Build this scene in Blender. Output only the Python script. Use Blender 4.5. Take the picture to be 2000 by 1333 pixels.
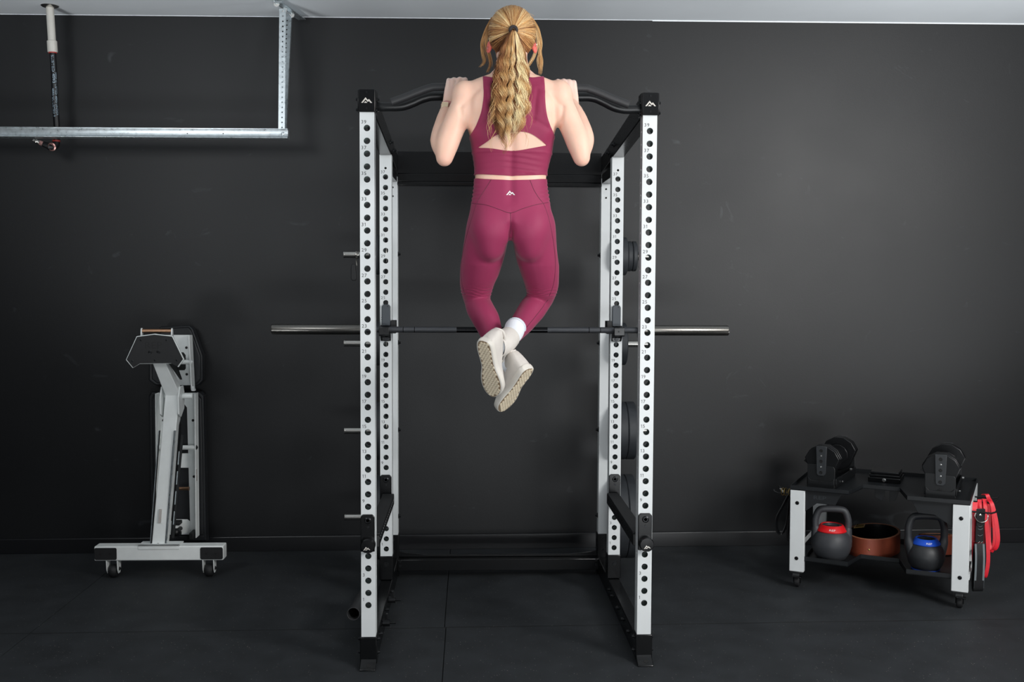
import bpy, bmesh, math, random
import numpy as np
from mathutils import Vector, Matrix, Euler
from mathutils.bvhtree import BVHTree
for o in list(bpy.data.objects): bpy.data.objects.remove(o)
S = bpy.context.scene
COL = S.collection
random.seed(7)
R = math.radians

# ------------------------------------------------------------------ camera, world, lights, exposure
cam = bpy.data.cameras.new('camera'); cam_o = bpy.data.objects.new('camera', cam); COL.objects.link(cam_o)
cam.lens = 36.0; cam.sensor_width = 36.0; cam.sensor_fit = 'HORIZONTAL'; cam.clip_start = .05
yaw, pitch, roll = 0.040574, -0.055645, -0.004775
fw = Vector((math.sin(yaw)*math.cos(pitch), math.cos(yaw)*math.cos(pitch), math.sin(pitch)))
rt = Vector((math.cos(yaw), -math.sin(yaw), 0)); up = rt.cross(fw)
r2 = math.cos(roll)*rt - math.sin(roll)*up; u2 = math.sin(roll)*rt + math.cos(roll)*up
cam_o.matrix_world = Matrix.Translation((-.15027, -4.06843, 1.53942)) @ Matrix((r2, u2, -fw)).transposed().to_4x4()
S.camera = cam_o
world = bpy.data.worlds.new('garage_ambient'); S.world = world; world.use_nodes = True
bg = world.node_tree.nodes['Background']; bg.inputs[0].default_value = (.86, .93, 1, 1); bg.inputs[1].default_value = .07

def area(name, loc, target, size, power, col=(1, 1, 1), sy=None, spread=180):
    l = bpy.data.lights.new(name, 'AREA'); l.shape = 'RECTANGLE'; l.size = size; l.size_y = sy or size
    l.energy = power; l.color = col; l.spread = R(spread)
    o = bpy.data.objects.new(name, l); COL.objects.link(o); o.location = loc
    o.rotation_euler = (Vector(target)-Vector(loc)).to_track_quat('-Z', 'Y').to_euler()
    return o
area('softbox_right', (3.3, -2.9, 2.75), (.3, .7, 1.5), 1.4, 182, (1, .985, .965))
area('softbox_left', (-2.5, -2.1, 2.9), (-1.5, 1.2, 1.2), 1.0, 31, (.96, .985, 1))
area('front_fill', (.4, -5.3, 1.25), (.4, 0, 1.25), 4.6, 14, (.94, .975, 1), sy=2.3)  # added frontal fill, an unseen panel behind the camera
area('low_fill', (.9, -4.9, .35), (.9, .9, 3.2), 2.2, 29, (.95, .98, 1), sy=.8, spread=80)
area('ceiling_fill_right', (3.4, .1, .3), (2.2, 1.0, 3.04), .6, 16, (.95, .98, 1), spread=100)  # added lamp out of view, brightens the ceiling on the right
area('ceiling_fill_left', (-2.9, -1.6, .25), (-1.9, .5, 3.04), .6, 11, (.95, .98, 1), spread=75)  # its counterpart, also added unseen, for the left part of the ceiling
S.view_settings.view_transform = 'Standard'; S.view_settings.look = 'None'
S.view_settings.exposure = 0; S.view_settings.gamma = 1; S.view_settings.use_curve_mapping = False

# ------------------------------------------------------------------ materials
def lin(c): return tuple((v/255/12.92 if v/255 <= .04045 else ((v/255+.055)/1.055)**2.4) for v in c)
def mat(name, rgb, rough=.5, metal=0, spec=.5, var=0., scale=20, bump=0., bscale=200, coat=0, sss=0, sheen=0, rvar=0., stretch=None):
    m = bpy.data.materials.new(name); m.use_nodes = True; nt = m.node_tree; b = nt.nodes['Principled BSDF']
    c = lin(rgb); b.inputs['Base Color'].default_value = (*c, 1); b.inputs['Roughness'].default_value = rough
    b.inputs['Metallic'].default_value = metal; b.inputs['Specular IOR Level'].default_value = spec
    b.inputs['Coat Weight'].default_value = coat; b.inputs['Coat Roughness'].default_value = .1
    if sss:
        b.inputs['Subsurface Weight'].default_value = sss; b.inputs['Subsurface Radius'].default_value = (.012, .005, .003)
        b.inputs['Subsurface Scale'].default_value = 1
    if sheen: b.inputs['Sheen Weight'].default_value = sheen; b.inputs['Sheen Roughness'].default_value = .4
    tc = nt.nodes.new('ShaderNodeTexCoord'); vec = tc.outputs['Object']
    if stretch:
        mp = nt.nodes.new('ShaderNodeMapping'); mp.inputs['Scale'].default_value = stretch
        nt.links.new(vec, mp.inputs[0]); vec = mp.outputs[0]
    if var or rvar:
        n = nt.nodes.new('ShaderNodeTexNoise'); n.inputs['Scale'].default_value = scale; n.inputs['Detail'].default_value = 5
        nt.links.new(vec, n.inputs['Vector'])
    if var:
        r = nt.nodes.new('ShaderNodeValToRGB')
        r.color_ramp.elements[0].position = .3; r.color_ramp.elements[1].position = .7
        r.color_ramp.elements[0].color = (*[v*(1-var) for v in c], 1); r.color_ramp.elements[1].color = (*[min(1, v*(1+var)) for v in c], 1)
        nt.links.new(n.outputs[0], r.inputs[0]); nt.links.new(r.outputs[0], b.inputs['Base Color'])
    if rvar:
        mr = nt.nodes.new('ShaderNodeMapRange'); mr.inputs['To Min'].default_value = rough-rvar; mr.inputs['To Max'].default_value = rough+rvar
        nt.links.new(n.outputs[0], mr.inputs[0]); nt.links.new(mr.outputs[0], b.inputs['Roughness'])
    if bump:
        n2 = nt.nodes.new('ShaderNodeTexNoise'); n2.inputs['Scale'].default_value = bscale; n2.inputs['Detail'].default_value = 3
        nt.links.new(vec, n2.inputs['Vector'])
        bp = nt.nodes.new('ShaderNodeBump'); bp.inputs['Strength'].default_value = bump; bp.inputs['Distance'].default_value = .002
        nt.links.new(n2.outputs[0], bp.inputs['Height']); nt.links.new(bp.outputs[0], b.inputs['Normal'])
    return m
M = {}
M['white'] = mat('white_powder_coat', (222, 226, 227), .38, spec=.4, bump=.05, bscale=900)
M['bench_white'] = mat('off_white_powder_coat', (238, 242, 241), .42, spec=.4, bump=.06, bscale=700, var=.03)
M['inner'] = mat('shaded_tube_inside', (112, 124, 122), .55)  # lining colour carries the shade inside the posts
M['black'] = mat('gloss_black_powder_coat', (9, 10, 12), .22, spec=.5, bump=.03, bscale=900)
M['satin'] = mat('satin_black_powder_coat', (16, 18, 20), .42, bump=.08, bscale=700)
M['tray'] = mat('black_tray_steel', (20, 23, 26), .45, bump=.08, bscale=600, var=.1)
M['rubber'] = mat('black_rubber', (24, 25, 27), .62, bump=.15, bscale=300, var=.15, scale=30)
M['grip'] = mat('rubber_grip', (44, 45, 47), .55, bump=.12, bscale=500)
M['uhmw'] = mat('grey_plastic_liner', (66, 72, 78), .5, bump=.05)
M['plate'] = mat('rubber_weight_plate', (44, 47, 51), .55, bump=.1, bscale=150, var=.15, scale=25)
M['chrome'] = mat('brushed_chrome', (205, 203, 198), .22, 1, var=.06, scale=60, stretch=(1, 12, 12))
M['bar_steel'] = mat('dark_bar_steel', (92, 92, 94), .32, 1, var=.15, scale=40, stretch=(1, 10, 10))
M['knurl'] = mat('knurled_steel', (84, 86, 90), .5, .9, bump=.6, bscale=1200)
M['black_ox'] = mat('smooth_black_oxide', (30, 31, 33), .25, .8)
M['sleeve'] = mat('barbell_sleeve_steel', (120, 118, 114), .3, 1, var=.12, scale=50, stretch=(2, 14, 14), rvar=.08)
M['bolt'] = mat('black_bolt_steel', (40, 41, 43), .3, .7)
M['zinc'] = mat('zinc_bolt', (190, 190, 188), .3, 1)
M['relief'] = mat('raised_grey_letters', (50, 54, 58), .5)
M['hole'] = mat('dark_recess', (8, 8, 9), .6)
M['ink'] = mat('black_print', (30, 32, 34), .5)
M['print_white'] = mat('white_print', (235, 236, 236), .5)
M['emblem'] = mat('silver_emblem', (225, 220, 212), .3, .3)
M['galv'] = mat('galvanised_steel', (206, 215, 219), .3, .9, var=.14, scale=45, rvar=.1)
M['copper'] = mat('bronze_roller', (150, 116, 92), .3, .9, var=.1)
M['brass'] = mat('brass_clip', (212, 180, 110), .28, 1)
M['pvc'] = mat('white_pvc', (205, 203, 196), .4, var=.04, scale=30)
M['pvc_red'] = mat('red_primer', (186, 70, 66), .5, var=.1)
M['hose'] = mat('black_hose', (17, 18, 22), .4, bump=.05)
M['hose_ink'] = mat('pale_blue_print', (158, 180, 196), .5, var=.2, scale=200)
M['fitting'] = mat('pinkish_copper_fitting', (196, 150, 144), .3, .8, var=.2, scale=60)
M['red'] = mat('red_latex_band', (228, 32, 50), .42, var=.08, scale=30)
M['kb'] = mat('matte_kettlebell_coat', (56, 58, 62), .52, bump=.2, bscale=350, var=.08)
M['kb_dark'] = mat('matte_black_kettlebell_coat', (40, 42, 45), .5, bump=.2, bscale=350, var=.08)
M['kb_red'] = mat('red_collar_ring', (214, 22, 30), .38)
M['kb_blue'] = mat('blue_collar_ring', (22, 78, 196), .38)
M['leather_tan'] = mat('brown_leather', (126, 58, 38), .5, bump=.2, bscale=120, var=.12, scale=14)
M['leather_edge'] = mat('tan_leather_edge', (180, 116, 84), .6, var=.1)
M['leather_black'] = mat('black_leather', (26, 27, 29), .42, bump=.25, bscale=180)
M['stitch'] = mat('grey_stitched_fabric', (112, 120, 124), .7, bump=.4, bscale=500)
M['vinyl'] = mat('black_vinyl', (30, 32, 35), .45, bump=.12, bscale=350)
M['db'] = mat('dumbbell_steel', (20, 21, 23), .33, .3, bump=.06, bscale=300, rvar=.06)
M['dbcap'] = mat('dumbbell_cap', (44, 47, 50), .5, bump=.08)
M['skin'] = mat('skin', (243, 200, 178), .48, spec=.35, sss=.25, var=.035, scale=14, bump=.04, bscale=260)
M['skin_pale'] = mat('hand_skin', (243, 214, 202), .5, spec=.3, sss=.2, var=.03, scale=40)
M['ear'] = mat('ruddy_ear_skin', (226, 118, 106), .48, sss=.3, var=.05, scale=60)
M['top'] = mat('burgundy_top_fabric', (146, 48, 82), .6, spec=.25, sheen=.15, bump=.06, bscale=900)
M['leg'] = mat('burgundy_legging_fabric', (152, 52, 88), .58, spec=.25, sheen=.15, bump=.06, bscale=900)
M['seam'] = mat('burgundy_seam', (104, 38, 62), .7)
M['sock'] = mat('white_ribbed_sock', (236, 240, 246), .8, bump=.4, bscale=300)
M['sock_rib'] = mat('grey_sock_rib', (176, 184, 198), .8)
M['sock_mark'] = mat('navy_sock_mark', (40, 50, 74), .7)
M['shoe'] = mat('off_white_shoe_fabric', (216, 210, 203), .75, bump=.25, bscale=260, var=.04, scale=30)
M['midsole'] = mat('cream_midsole', (222, 217, 208), .6, var=.04)
M['tread'] = mat('tan_rubber_tread', (236, 222, 196), .65, var=.08, scale=60)
M['tread_gap'] = mat('tan_rubber_gap', (150, 130, 106), .7)
M['elastic'] = mat('dark_hair_tie', (46, 40, 42), .8)
M['watch'] = mat('rose_gold_case', (214, 176, 160), .28, .9)
M['watch_face'] = mat('watch_glass', (184, 166, 136), .3, .2)
M['strap'] = mat('pink_watch_strap', (206, 140, 136), .6)
M['eye'] = mat('eye_white', (235, 232, 228), .2); M['iris'] = mat('blue_iris', (70, 96, 120), .2)
M['lip'] = mat('lip_skin', (196, 112, 108), .4)
M['ceil'] = mat('white_ceiling_paint', (240, 245, 249), .8, bump=.1, bscale=60, var=.02, scale=3)
M['sticker'] = mat('worn_grey_label', (186, 180, 176), .6, var=.12, scale=90, stretch=(1, 1, .1))
M['phone'] = mat('dark_glass', (10, 11, 12), .12)

def hair_mat():
    m = mat('blonde_hair', (190, 150, 100), .42, spec=.35); nt = m.node_tree; b = nt.nodes['Principled BSDF']
    a = nt.nodes.new('ShaderNodeAttribute'); a.attribute_name = 'tone'
    r = nt.nodes.new('ShaderNodeValToRGB'); e = r.color_ramp.elements
    e[0].position = 0; e[0].color = (*lin((92, 56, 32)), 1); e[1].position = 1; e[1].color = (*lin((255, 236, 188)), 1)
    for p, c in ((.3, (158, 106, 66)), (.62, (220, 172, 112))):
        q = e.new(p); q.color = (*lin(c), 1)
    nt.links.new(a.outputs['Fac'], r.inputs[0]); nt.links.new(r.outputs[0], b.inputs['Base Color'])
    return m
M['hair'] = hair_mat()

def skin_mat():
    m = M['skin']; nt = m.node_tree; b = nt.nodes['Principled BSDF']; src = b.inputs['Base Color'].links[0].from_socket
    for att, col in (('pale', (244, 216, 205)), ('ruddy', (222, 96, 88))):
        a = nt.nodes.new('ShaderNodeAttribute'); a.attribute_name = att
        mx = nt.nodes.new('ShaderNodeMixRGB'); mx.inputs['Color2'].default_value = (*lin(col), 1)
        nt.links.new(a.outputs['Fac'], mx.inputs['Fac']); nt.links.new(src, mx.inputs['Color1']); src = mx.outputs[0]
    nt.links.new(src, b.inputs['Base Color'])
skin_mat()
def wall_mat():
    m = mat('charcoal_wall_paint', (13, 15, 18), .50, spec=.5, var=.07, scale=1.6, bump=.12, bscale=140, rvar=.05)
    nt = m.node_tree; b = nt.nodes['Principled BSDF']; tc = nt.nodes['Texture Coordinate']
    # chalky scuffs, a property of the paint
    mp = nt.nodes.new('ShaderNodeMapping'); mp.inputs['Scale'].default_value = (2.2, 1, 3.2); mp.inputs['Rotation'].default_value = (0, .5, 0)
    n = nt.nodes.new('ShaderNodeTexNoise'); n.inputs['Scale'].default_value = 1.7; n.inputs['Detail'].default_value = 9; n.inputs['Distortion'].default_value = 2.2
    r = nt.nodes.new('ShaderNodeValToRGB'); r.color_ramp.elements[0].position = .68; r.color_ramp.elements[1].position = .8
    r.color_ramp.elements[1].color = (.22, .22, .22, 1)
    old = b.inputs['Base Color'].links[0].from_socket
    mx = nt.nodes.new('ShaderNodeMixRGB'); mx.inputs['Color2'].default_value = (*lin((104, 108, 114)), 1)
    nt.links.new(tc.outputs['Object'], mp.inputs[0]); nt.links.new(mp.outputs[0], n.inputs['Vector'])
    nt.links.new(n.outputs[0], r.inputs[0]); nt.links.new(r.outputs[0], mx.inputs['Fac'])
    nt.links.new(old, mx.inputs['Color1']); nt.links.new(mx.outputs[0], b.inputs['Base Color'])
    return m
M['wall'] = wall_mat()
M['base'] = mat('charcoal_gloss_paint', (20, 21, 24), .3, spec=.6, bump=.05, bscale=90, var=.1, scale=3)
def floor_mat():
    m = mat('speckled_rubber_mat', (43, 46, 49), .6, spec=.4, bump=.45, bscale=420, var=.22, scale=7)
    nt = m.node_tree; b = nt.nodes['Principled BSDF']; tc = nt.nodes['Texture Coordinate']
    v = nt.nodes.new('ShaderNodeTexVoronoi'); v.inputs['Scale'].default_value = 95
    lt = nt.nodes.new('ShaderNodeMath'); lt.operation = 'LESS_THAN'
    rnd = nt.nodes.new('ShaderNodeMath'); rnd.operation = 'MULTIPLY'; rnd.inputs[1].default_value = .19
    sep = nt.nodes.new('ShaderNodeSeparateColor'); pw = nt.nodes.new('ShaderNodeMath'); pw.operation = 'POWER'; pw.inputs[1].default_value = 4
    mx = nt.nodes.new('ShaderNodeMixRGB'); mx.inputs['Color2'].default_value = (*lin((138, 132, 126)), 1)
    old = b.inputs['Base Color'].links[0].from_socket
    nt.links.new(tc.outputs['Object'], v.inputs['Vector']); nt.links.new(v.outputs['Color'], sep.inputs[0])
    nt.links.new(sep.outputs[0], pw.inputs[0]); nt.links.new(pw.outputs[0], rnd.inputs[0])
    nt.links.new(v.outputs['Distance'], lt.inputs[0]); nt.links.new(rnd.outputs[0], lt.inputs[1])
    nt.links.new(lt.outputs[0], mx.inputs['Fac']); nt.links.new(old, mx.inputs['Color1']); nt.links.new(mx.outputs[0], b.inputs['Base Color'])
    return m
M['mat'] = floor_mat()

# ------------------------------------------------------------------ mesh helpers
ROOT = {}
SPLIT = {k: v for k, v in (q.split(':') for q in ('bolts:bolt rivet_holes:rivet_hole screw_holes:screw_hole cutouts:cutout links:link side_rail:side_rail rail_gap:rail_gap hinge:hinge_cheek '
         'handle_bracket:handle_bracket back_frame:back_frame seat_frame:seat_frame screw:screw socket:socket crease:crease edge_stitching:edge_stitching grip_plate:grip_plate pop_pin:pop_pin side_panel:side_panel sock_rib:sock_rib '
         'latch_pin:latch_pin axle:axle_bolt end_stop:end_stop caster:caster loop:loop ring:ring clasp:clasp').split())}
def basis(d):
    d = Vector(d).normalized(); a = Vector((0, 0, 1)) if abs(d.z) < .9 else Vector((1, 0, 0))
    u = a.cross(d).normalized(); return u, d.cross(u).normalized(), d
class MB:
    def __init__(s): s.v = []; s.f = []; s.m = []; s.mi = 0
    def add(s, vs, fs):
        o = len(s.v); s.v += [tuple(v) for v in vs]; s.f += [tuple(i+o for i in f) for f in fs]; s.m += [s.mi]*len(fs); return s
    def box(s, x0, x1, y0, y1, z0, z1):
        return s.add([(x, y, z) for x in (x0, x1) for y in (y0, y1) for z in (z0, z1)],
                     [(0, 1, 3, 2), (4, 6, 7, 5), (0, 4, 5, 1), (2, 3, 7, 6), (0, 2, 6, 4), (1, 5, 7, 3)])
    def obox(s, c, d, w, h, l, roll=0):   # oriented box: centre c, long axis d
        u, v, d = basis(d); c = Vector(c)
        if roll: q = Matrix.Rotation(roll, 3, d); u = q @ u; v = q @ v
        return s.add([c+u*(a*w/2)+v*(b*h/2)+d*(e*l/2) for a in (-1, 1) for b in (-1, 1) for e in (-1, 1)],
                     [(0, 1, 3, 2), (4, 6, 7, 5), (0, 4, 5, 1), (2, 3, 7, 6), (0, 2, 6, 4), (1, 5, 7, 3)])
    def rings(s, rs, cap=True, closed=False):
        n = len(rs[0]); vs = [p for r in rs for p in r]; fs = []
        for i in range(len(rs)-(0 if closed else 1)):
            j = (i+1) % len(rs)
            for k in range(n): fs.append((i*n+k, i*n+(k+1) % n, j*n+(k+1) % n, j*n+k))
        if cap and not closed: fs += [tuple(range(n))[::-1], tuple(range((len(rs)-1)*n, len(rs)*n))]
        return s.add(vs, fs)
    def cyl(s, p0, p1, r, r1=None, n=20, cap=True):
        p0, p1 = Vector(p0), Vector(p1); u, v, d = basis(p1-p0); r1 = r if r1 is None else r1
        g = lambda p, q: [p+u*(q*math.cos(2*math.pi*k/n))+v*(q*math.sin(2*math.pi*k/n)) for k in range(n)]
        return s.rings([g(p0, r), g(p1, r1)], cap)
    def tube(s, pts, r, n=12, cap=True, closed=False, flat=1.0):
        pts = [Vector(p) for p in pts]; rs = []; m = len(pts); u = None
        for i, p in enumerate(pts):
            a = pts[(i-1) % m] if (closed or i) else p; b = pts[(i+1) % m] if (closed or i < m-1) else p
            d = (b-a).normalized()
            if u is None: u = basis(d)[0]
            u = (u-d*u.dot(d)).normalized(); v = d.cross(u); q = r[i] if hasattr(r, '__len__') else r
            rs.append([p+u*(q*math.cos(2*math.pi*k/n))+v*(q*flat*math.sin(2*math.pi*k/n)) for k in range(n)])
        return s.rings(rs, cap, closed)
    def lathe(s, prof, o, axis=(0, 0, 1), n=32, cap=True):
        u, v, d = basis(axis); o = Vector(o)
        return s.rings([[o+d*h+u*(r*math.cos(2*math.pi*k/n))+v*(r*math.sin(2*math.pi*k/n)) for k in range(n)] for r, h in prof], cap)
    def prism(s, poly, d, o=(0, 0, 0), ux=(1, 0, 0), uy=(0, 0, 1)):   # polygon in the ux/uy plane, pushed along d
        o, ux, uy, d = Vector(o), Vector(ux), Vector(uy), Vector(d); n = len(poly)
        a = [o+ux*p[0]+uy*p[1] for p in poly]; b = [p+d for p in a]
        return s.add(a+b, [tuple(range(n)), tuple(range(n, 2*n))[::-1]]+[(i, n+i, n+(i+1) % n, (i+1) % n) for i in range(n)])
    def frame(s, outer, inner, d, o=(0, 0, 0), ux=(1, 0, 0), uy=(0, 0, 1)):   # ring between two like polygons
        o, ux, uy, d = Vector(o), Vector(ux), Vector(uy), Vector(d); n = len(outer)
        A = [o+ux*p[0]+uy*p[1] for p in outer]; B = [o+ux*p[0]+uy*p[1] for p in inner]
        vs = A+B+[p+d for p in A]+[p+d for p in B]; fs = []
        for i in range(n):
            j = (i+1) % n
            fs += [(i, j, n+j, n+i), (2*n+i, 3*n+i, 3*n+j, 2*n+j), (i, 2*n+i, 2*n+j, j), (n+i, n+j, 3*n+j, 3*n+i)]
        return s.add(vs, fs)
    def ell(s, c, rx, ry, rz, n=20, m=12, rot=None):
        c = Vector(c); rs = []
        for i in range(1, m):
            t = math.pi*i/m
            rs.append([(rx*math.sin(t)*math.cos(2*math.pi*k/n), ry*math.sin(t)*math.sin(2*math.pi*k/n), rz*math.cos(t)) for k in range(n)])
        q = rot.to_matrix() if rot else Matrix.Identity(3)
        return s.rings([[c+q @ Vector(p) for p in r] for r in rs])
    def bolt(s, p, d, r=.008, h=.006, washer=True):
        p, d = Vector(p), Vector(d).normalized()
        if washer: s.cyl(p, p+d*.002, r*1.5, n=12)
        s.cyl(p, p+d*(h+.002), r, r*.8, n=6 if r > .007 else 10)
        return s
    def mesh(s, name, mats, smooth=35):
        me = bpy.data.meshes.new(name); me.from_pydata(s.v, [], s.f)
        bm = bmesh.new(); bm.from_mesh(me); bmesh.ops.recalc_face_normals(bm, faces=bm.faces); bm.to_mesh(me); bm.free()
        for x in (mats if isinstance(mats, (list, tuple)) else [mats]): me.materials.append(x)
        if any(s.m): me.polygons.foreach_set('material_index', s.m)
        if smooth:
            me.shade_smooth(); me.set_sharp_from_angle(angle=R(smooth))
        return me
    def clusters(s):   # pieces of the mesh that do not touch
        n = len(s.v); par = list(range(n))
        def find(i):
            while par[i] != i: par[i] = par[par[i]]; i = par[i]
            return i
        for f in s.f:
            for i in f[1:]: par[find(i)] = find(f[0])
        g = {}
        for k, f in enumerate(s.f): g.setdefault(find(f[0]), []).append(k)
        cs = []
        for fs in g.values():
            P = [s.v[i] for k in fs for i in s.f[k]]
            cs.append([fs, [min(q[i] for q in P)-.0006 for i in range(3)], [max(q[i] for q in P)+.0006 for i in range(3)]])
        done = False
        while not done:
            done = True
            for i in range(len(cs)):
                for j in range(i+1, len(cs)):
                    A, B = cs[i], cs[j]
                    if all(A[1][k] <= B[2][k] and B[1][k] <= A[2][k] for k in range(3)):
                        cs[i] = [A[0]+B[0], [min(x, y) for x, y in zip(A[1], B[1])], [max(x, y) for x, y in zip(A[2], B[2])]]; del cs[j]; done = False; break
                if not done: break
        out = []
        for fs, _, _ in cs:
            m = MB(); mp = {}
            for k in sorted(fs):
                for i in s.f[k]:
                    if i not in mp: mp[i] = len(m.v); m.v.append(s.v[i])
                m.f.append(tuple(mp[i] for i in s.f[k])); m.m.append(0)
            out.append(m)
        return out
    def build(s, name, mats, parent=None, bevel=0, smooth=35, local=False, segs=2):
        if name in SPLIT:
            cs = s.clusters()
            if len(cs) > 1:
                return [c.build(SPLIT[name], mats, parent, bevel, smooth, local, segs) for c in cs][0]
            name = SPLIT[name]
        if parent is not None and not local:
            q = root_matrix(parent).inverted(); s.v = [tuple(q @ Vector(v)) for v in s.v]
        return link(name, s.mesh(name, mats, smooth), parent, bevel, segs)
def link(name, me, parent=None, bevel=0, segs=2):
    o = bpy.data.objects.new(name, me); COL.objects.link(o)
    if parent is not None: o.parent = parent
    if bevel:
        b = o.modifiers.new('bevel', 'BEVEL'); b.width = bevel; b.segments = segs; b.limit_method = 'ANGLE'; b.angle_limit = R(40)
        b.harden_normals = False
    return o
def root_matrix(o):
    while o.parent: o = o.parent
    return ROOT.get(o.name, Matrix.Identity(4))
def thing(name, label, cat, loc=(0, 0, 0), rot=(0, 0, 0), group=None):
    o = bpy.data.objects.new(name, None); COL.objects.link(o); o.location = loc; o.rotation_euler = rot
    o.empty_display_size = .1
    ROOT[o.name] = Matrix.Translation(loc) @ Euler(rot).to_matrix().to_4x4()
    o['label'] = label; o['category'] = cat
    if group: o['group'] = group
    return o
def struct(o, label): o['kind'] = 'structure'; o['label'] = label; return o
def kids(o): return [c for c in bpy.data.objects if c.parent == o]
def dup(root, loc, rot, label):
    r = root.copy(); COL.objects.link(r); r.location = loc; r.rotation_euler = rot; r['label'] = label
    for ch in kids(root):
        c = ch.copy(); COL.objects.link(c); c.parent = r
        for g in kids(ch):
            d = g.copy(); COL.objects.link(d); d.parent = c
    return r
def text_mesh(txt, size, o, ux, uy, mb, align='LEFT', ext=0, sx=1., proj=None):
    cu = bpy.data.curves.new('t', 'FONT'); cu.body = txt; cu.size = size; cu.align_x = align; cu.resolution_u = 3
    ob = bpy.data.objects.new('t', cu); COL.objects.link(ob)
    bpy.context.view_layer.update()
    me = bpy.data.meshes.new_from_object(ob.evaluated_get(bpy.context.evaluated_depsgraph_get()))
    o, ux, uy = Vector(o), Vector(ux), Vector(uy)
    vs = [o+ux*(v.co.x*sx)+uy*v.co.y for v in me.vertices]
    if proj: vs = [proj(v) for v in vs]
    mb.add(vs, [tuple(p.vertices) for p in me.polygons])
    bpy.data.objects.remove(ob); bpy.data.meshes.remove(me); bpy.data.curves.remove(cu)
def number(mb, n, size, o, ux, uy):
    o, ux, uy = Vector(o), Vector(ux), Vector(uy); x = 0; k = size/.0192
    for ch in str(n):
        if ch == '1':
            P = [(.0034, 0), (.0050, 0), (.0050, .0132), (.0038, .0132), (.0008, .0112), (.0008, .0096), (.0034, .0112)]
            mb.add([o+ux*((x+a*k))+uy*(b*k) for a, b in P], [tuple(range(len(P)))]); x += .0082*k
        else:
            text_mesh(ch, size, o+ux*x, ux, uy, mb, sx=.98); x += .0112*k
def emblem(mb, c, ux, uy, w, d, proj=None):
    A = [(230, 530), (340, 393), (395, 458), (424, 432), (505, 530), (462, 530), (424, 483), (396, 506), (340, 445), (272, 530)]
    B = [(297, 530), (343, 487), (388, 530)]
    k = w/275
    for P in (A, B):
        Q = [((x-367)*k, (462-y)*k) for x, y in P]
        if proj:
            c_, ux_, uy_ = Vector(c), Vector(ux), Vector(uy)
            vs = [proj(c_+ux_*x+uy_*y) for x, y in Q]; mb.add(vs, [tuple(range(len(vs)))])
        else: mb.prism(Q, d, c, ux, uy)
def rrect(x0, x1, z0, z1, r, n=4):
    P = []
    for cx, cz, a in ((x1-r, z1-r, 0), (x0+r, z1-r, 90), (x0+r, z0+r, 180), (x1-r, z0+r, 270)):
        for k in range(n+1):
            t = R(a+90*k/n); P.append((cx+r*math.cos(t), cz+r*math.sin(t)))
    return P

# survey helper: a bearing taken from the photograph, met with the upright plane y = Y where the thing really stands
_SR = Matrix([[0.99917638, -0.04029676, 0.0047673], [-0.00251483, 0.05576404, 0.99844081], [0.04049977, 0.99763046, -0.05561677]]); _SC = Vector((-0.150275,-4.068431,1.539422))
def PX(x, y, Y):
    d = _SR.transposed() @ Vector(((x-1000)/2000, (666.5-y)/2000, 1)); return _SC+d*((Y-_SC.y)/d.y)
SL = .0058
def fz(x): return SL*x
# ------------------------------------------------------------------ room (the whole garage shell slopes a little to the left)
TILT = (0, -SL, 0)
mb = MB(); mb.box(-4.2, 4.4, 1.83, 1.95, 0, 3.042)
w = struct(mb.build('wall_back', M['wall'], smooth=0), 'charcoal painted garage wall'); w.rotation_euler = TILT
mb = MB(); mb.box(-4.2, 4.4, -5.2, 1.95, 3.042, 3.14)
c = struct(mb.build('ceiling', M['ceil'], smooth=0), 'pale painted ceiling'); c.rotation_euler = TILT
mb = MB(); mb.prism([(0, 0), (.013, 0), (.013, .078), (.0124, .0815), (.0105, .0845), (.0075, .0865), (.004, .0872), (0, .0873)], (8.6, 0, 0), (-4.2, 1.83, 0), (0, -1, 0), (0, 0, 1))
b = struct(mb.build('baseboard_back', M['base'], smooth=50), 'charcoal painted baseboard'); b.rotation_euler = TILT
mb = MB(); mb.box(-4.2, 4.4, -5.2, 1.95, -.12, -.012)
fl = struct(mb.build('floor', M['hole'], smooth=0), 'floor under black speckled rubber mats'); fl.rotation_euler = TILT
for x0, x1, y0, y1 in ((-4.2, -2.0935, .4605, 1.814), (-2.0905, -.2655, .4605, 1.814), (-.2625, 4.4, .462, 1.814),
                       (-4.2, -2.0925, -.9, .4535), (-2.0895, -.2585, -.9, .4535), (-.2555, 4.4, -.9, .4545),
                       (-4.2, -.2585, -2.9, -.903), (-.2555, 4.4, -2.9, -.903), (-4.2, 4.4, -5.2, -2.903)):
    mb = MB(); mb.box(x0, x1, y0, y1, -.012, 0); mb.build('floor_mat', M['mat'], fl, bevel=.0015, smooth=0, local=True)
mb = MB(); mb.box(-4.2, 4.4, .4530, .4625, -.0118, -.0006); mb.build('floor_joint_shade', M['hole'], fl, smooth=0, local=True)  # near-black strip stands in for the shade between the mat rows
for nm, x0, x1 in (('wall_left', -4.3, -4.2), ('wall_right', 4.4, 4.5)):
    mb = MB(); mb.box(x0, x1, -5.2, 1.83, 0, 3.042); w = struct(mb.build(nm, M['wall'], smooth=0), 'charcoal painted side wall'); w.rotation_euler = TILT
# thin white caulk line left between the ceiling and the dark paint
mb = MB()
mb.box(-4.2, 4.4, 1.828, 1.8305, 3.0395, 3.0425); mb.box(.9, 3.1, 1.8285, 1.8305, 3.036, 3.0400)
t = struct(mb.build('trim_1', M['ceil'], smooth=0), 'uneven pale paint line along the ceiling edge'); t.rotation_euler = TILT

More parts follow.
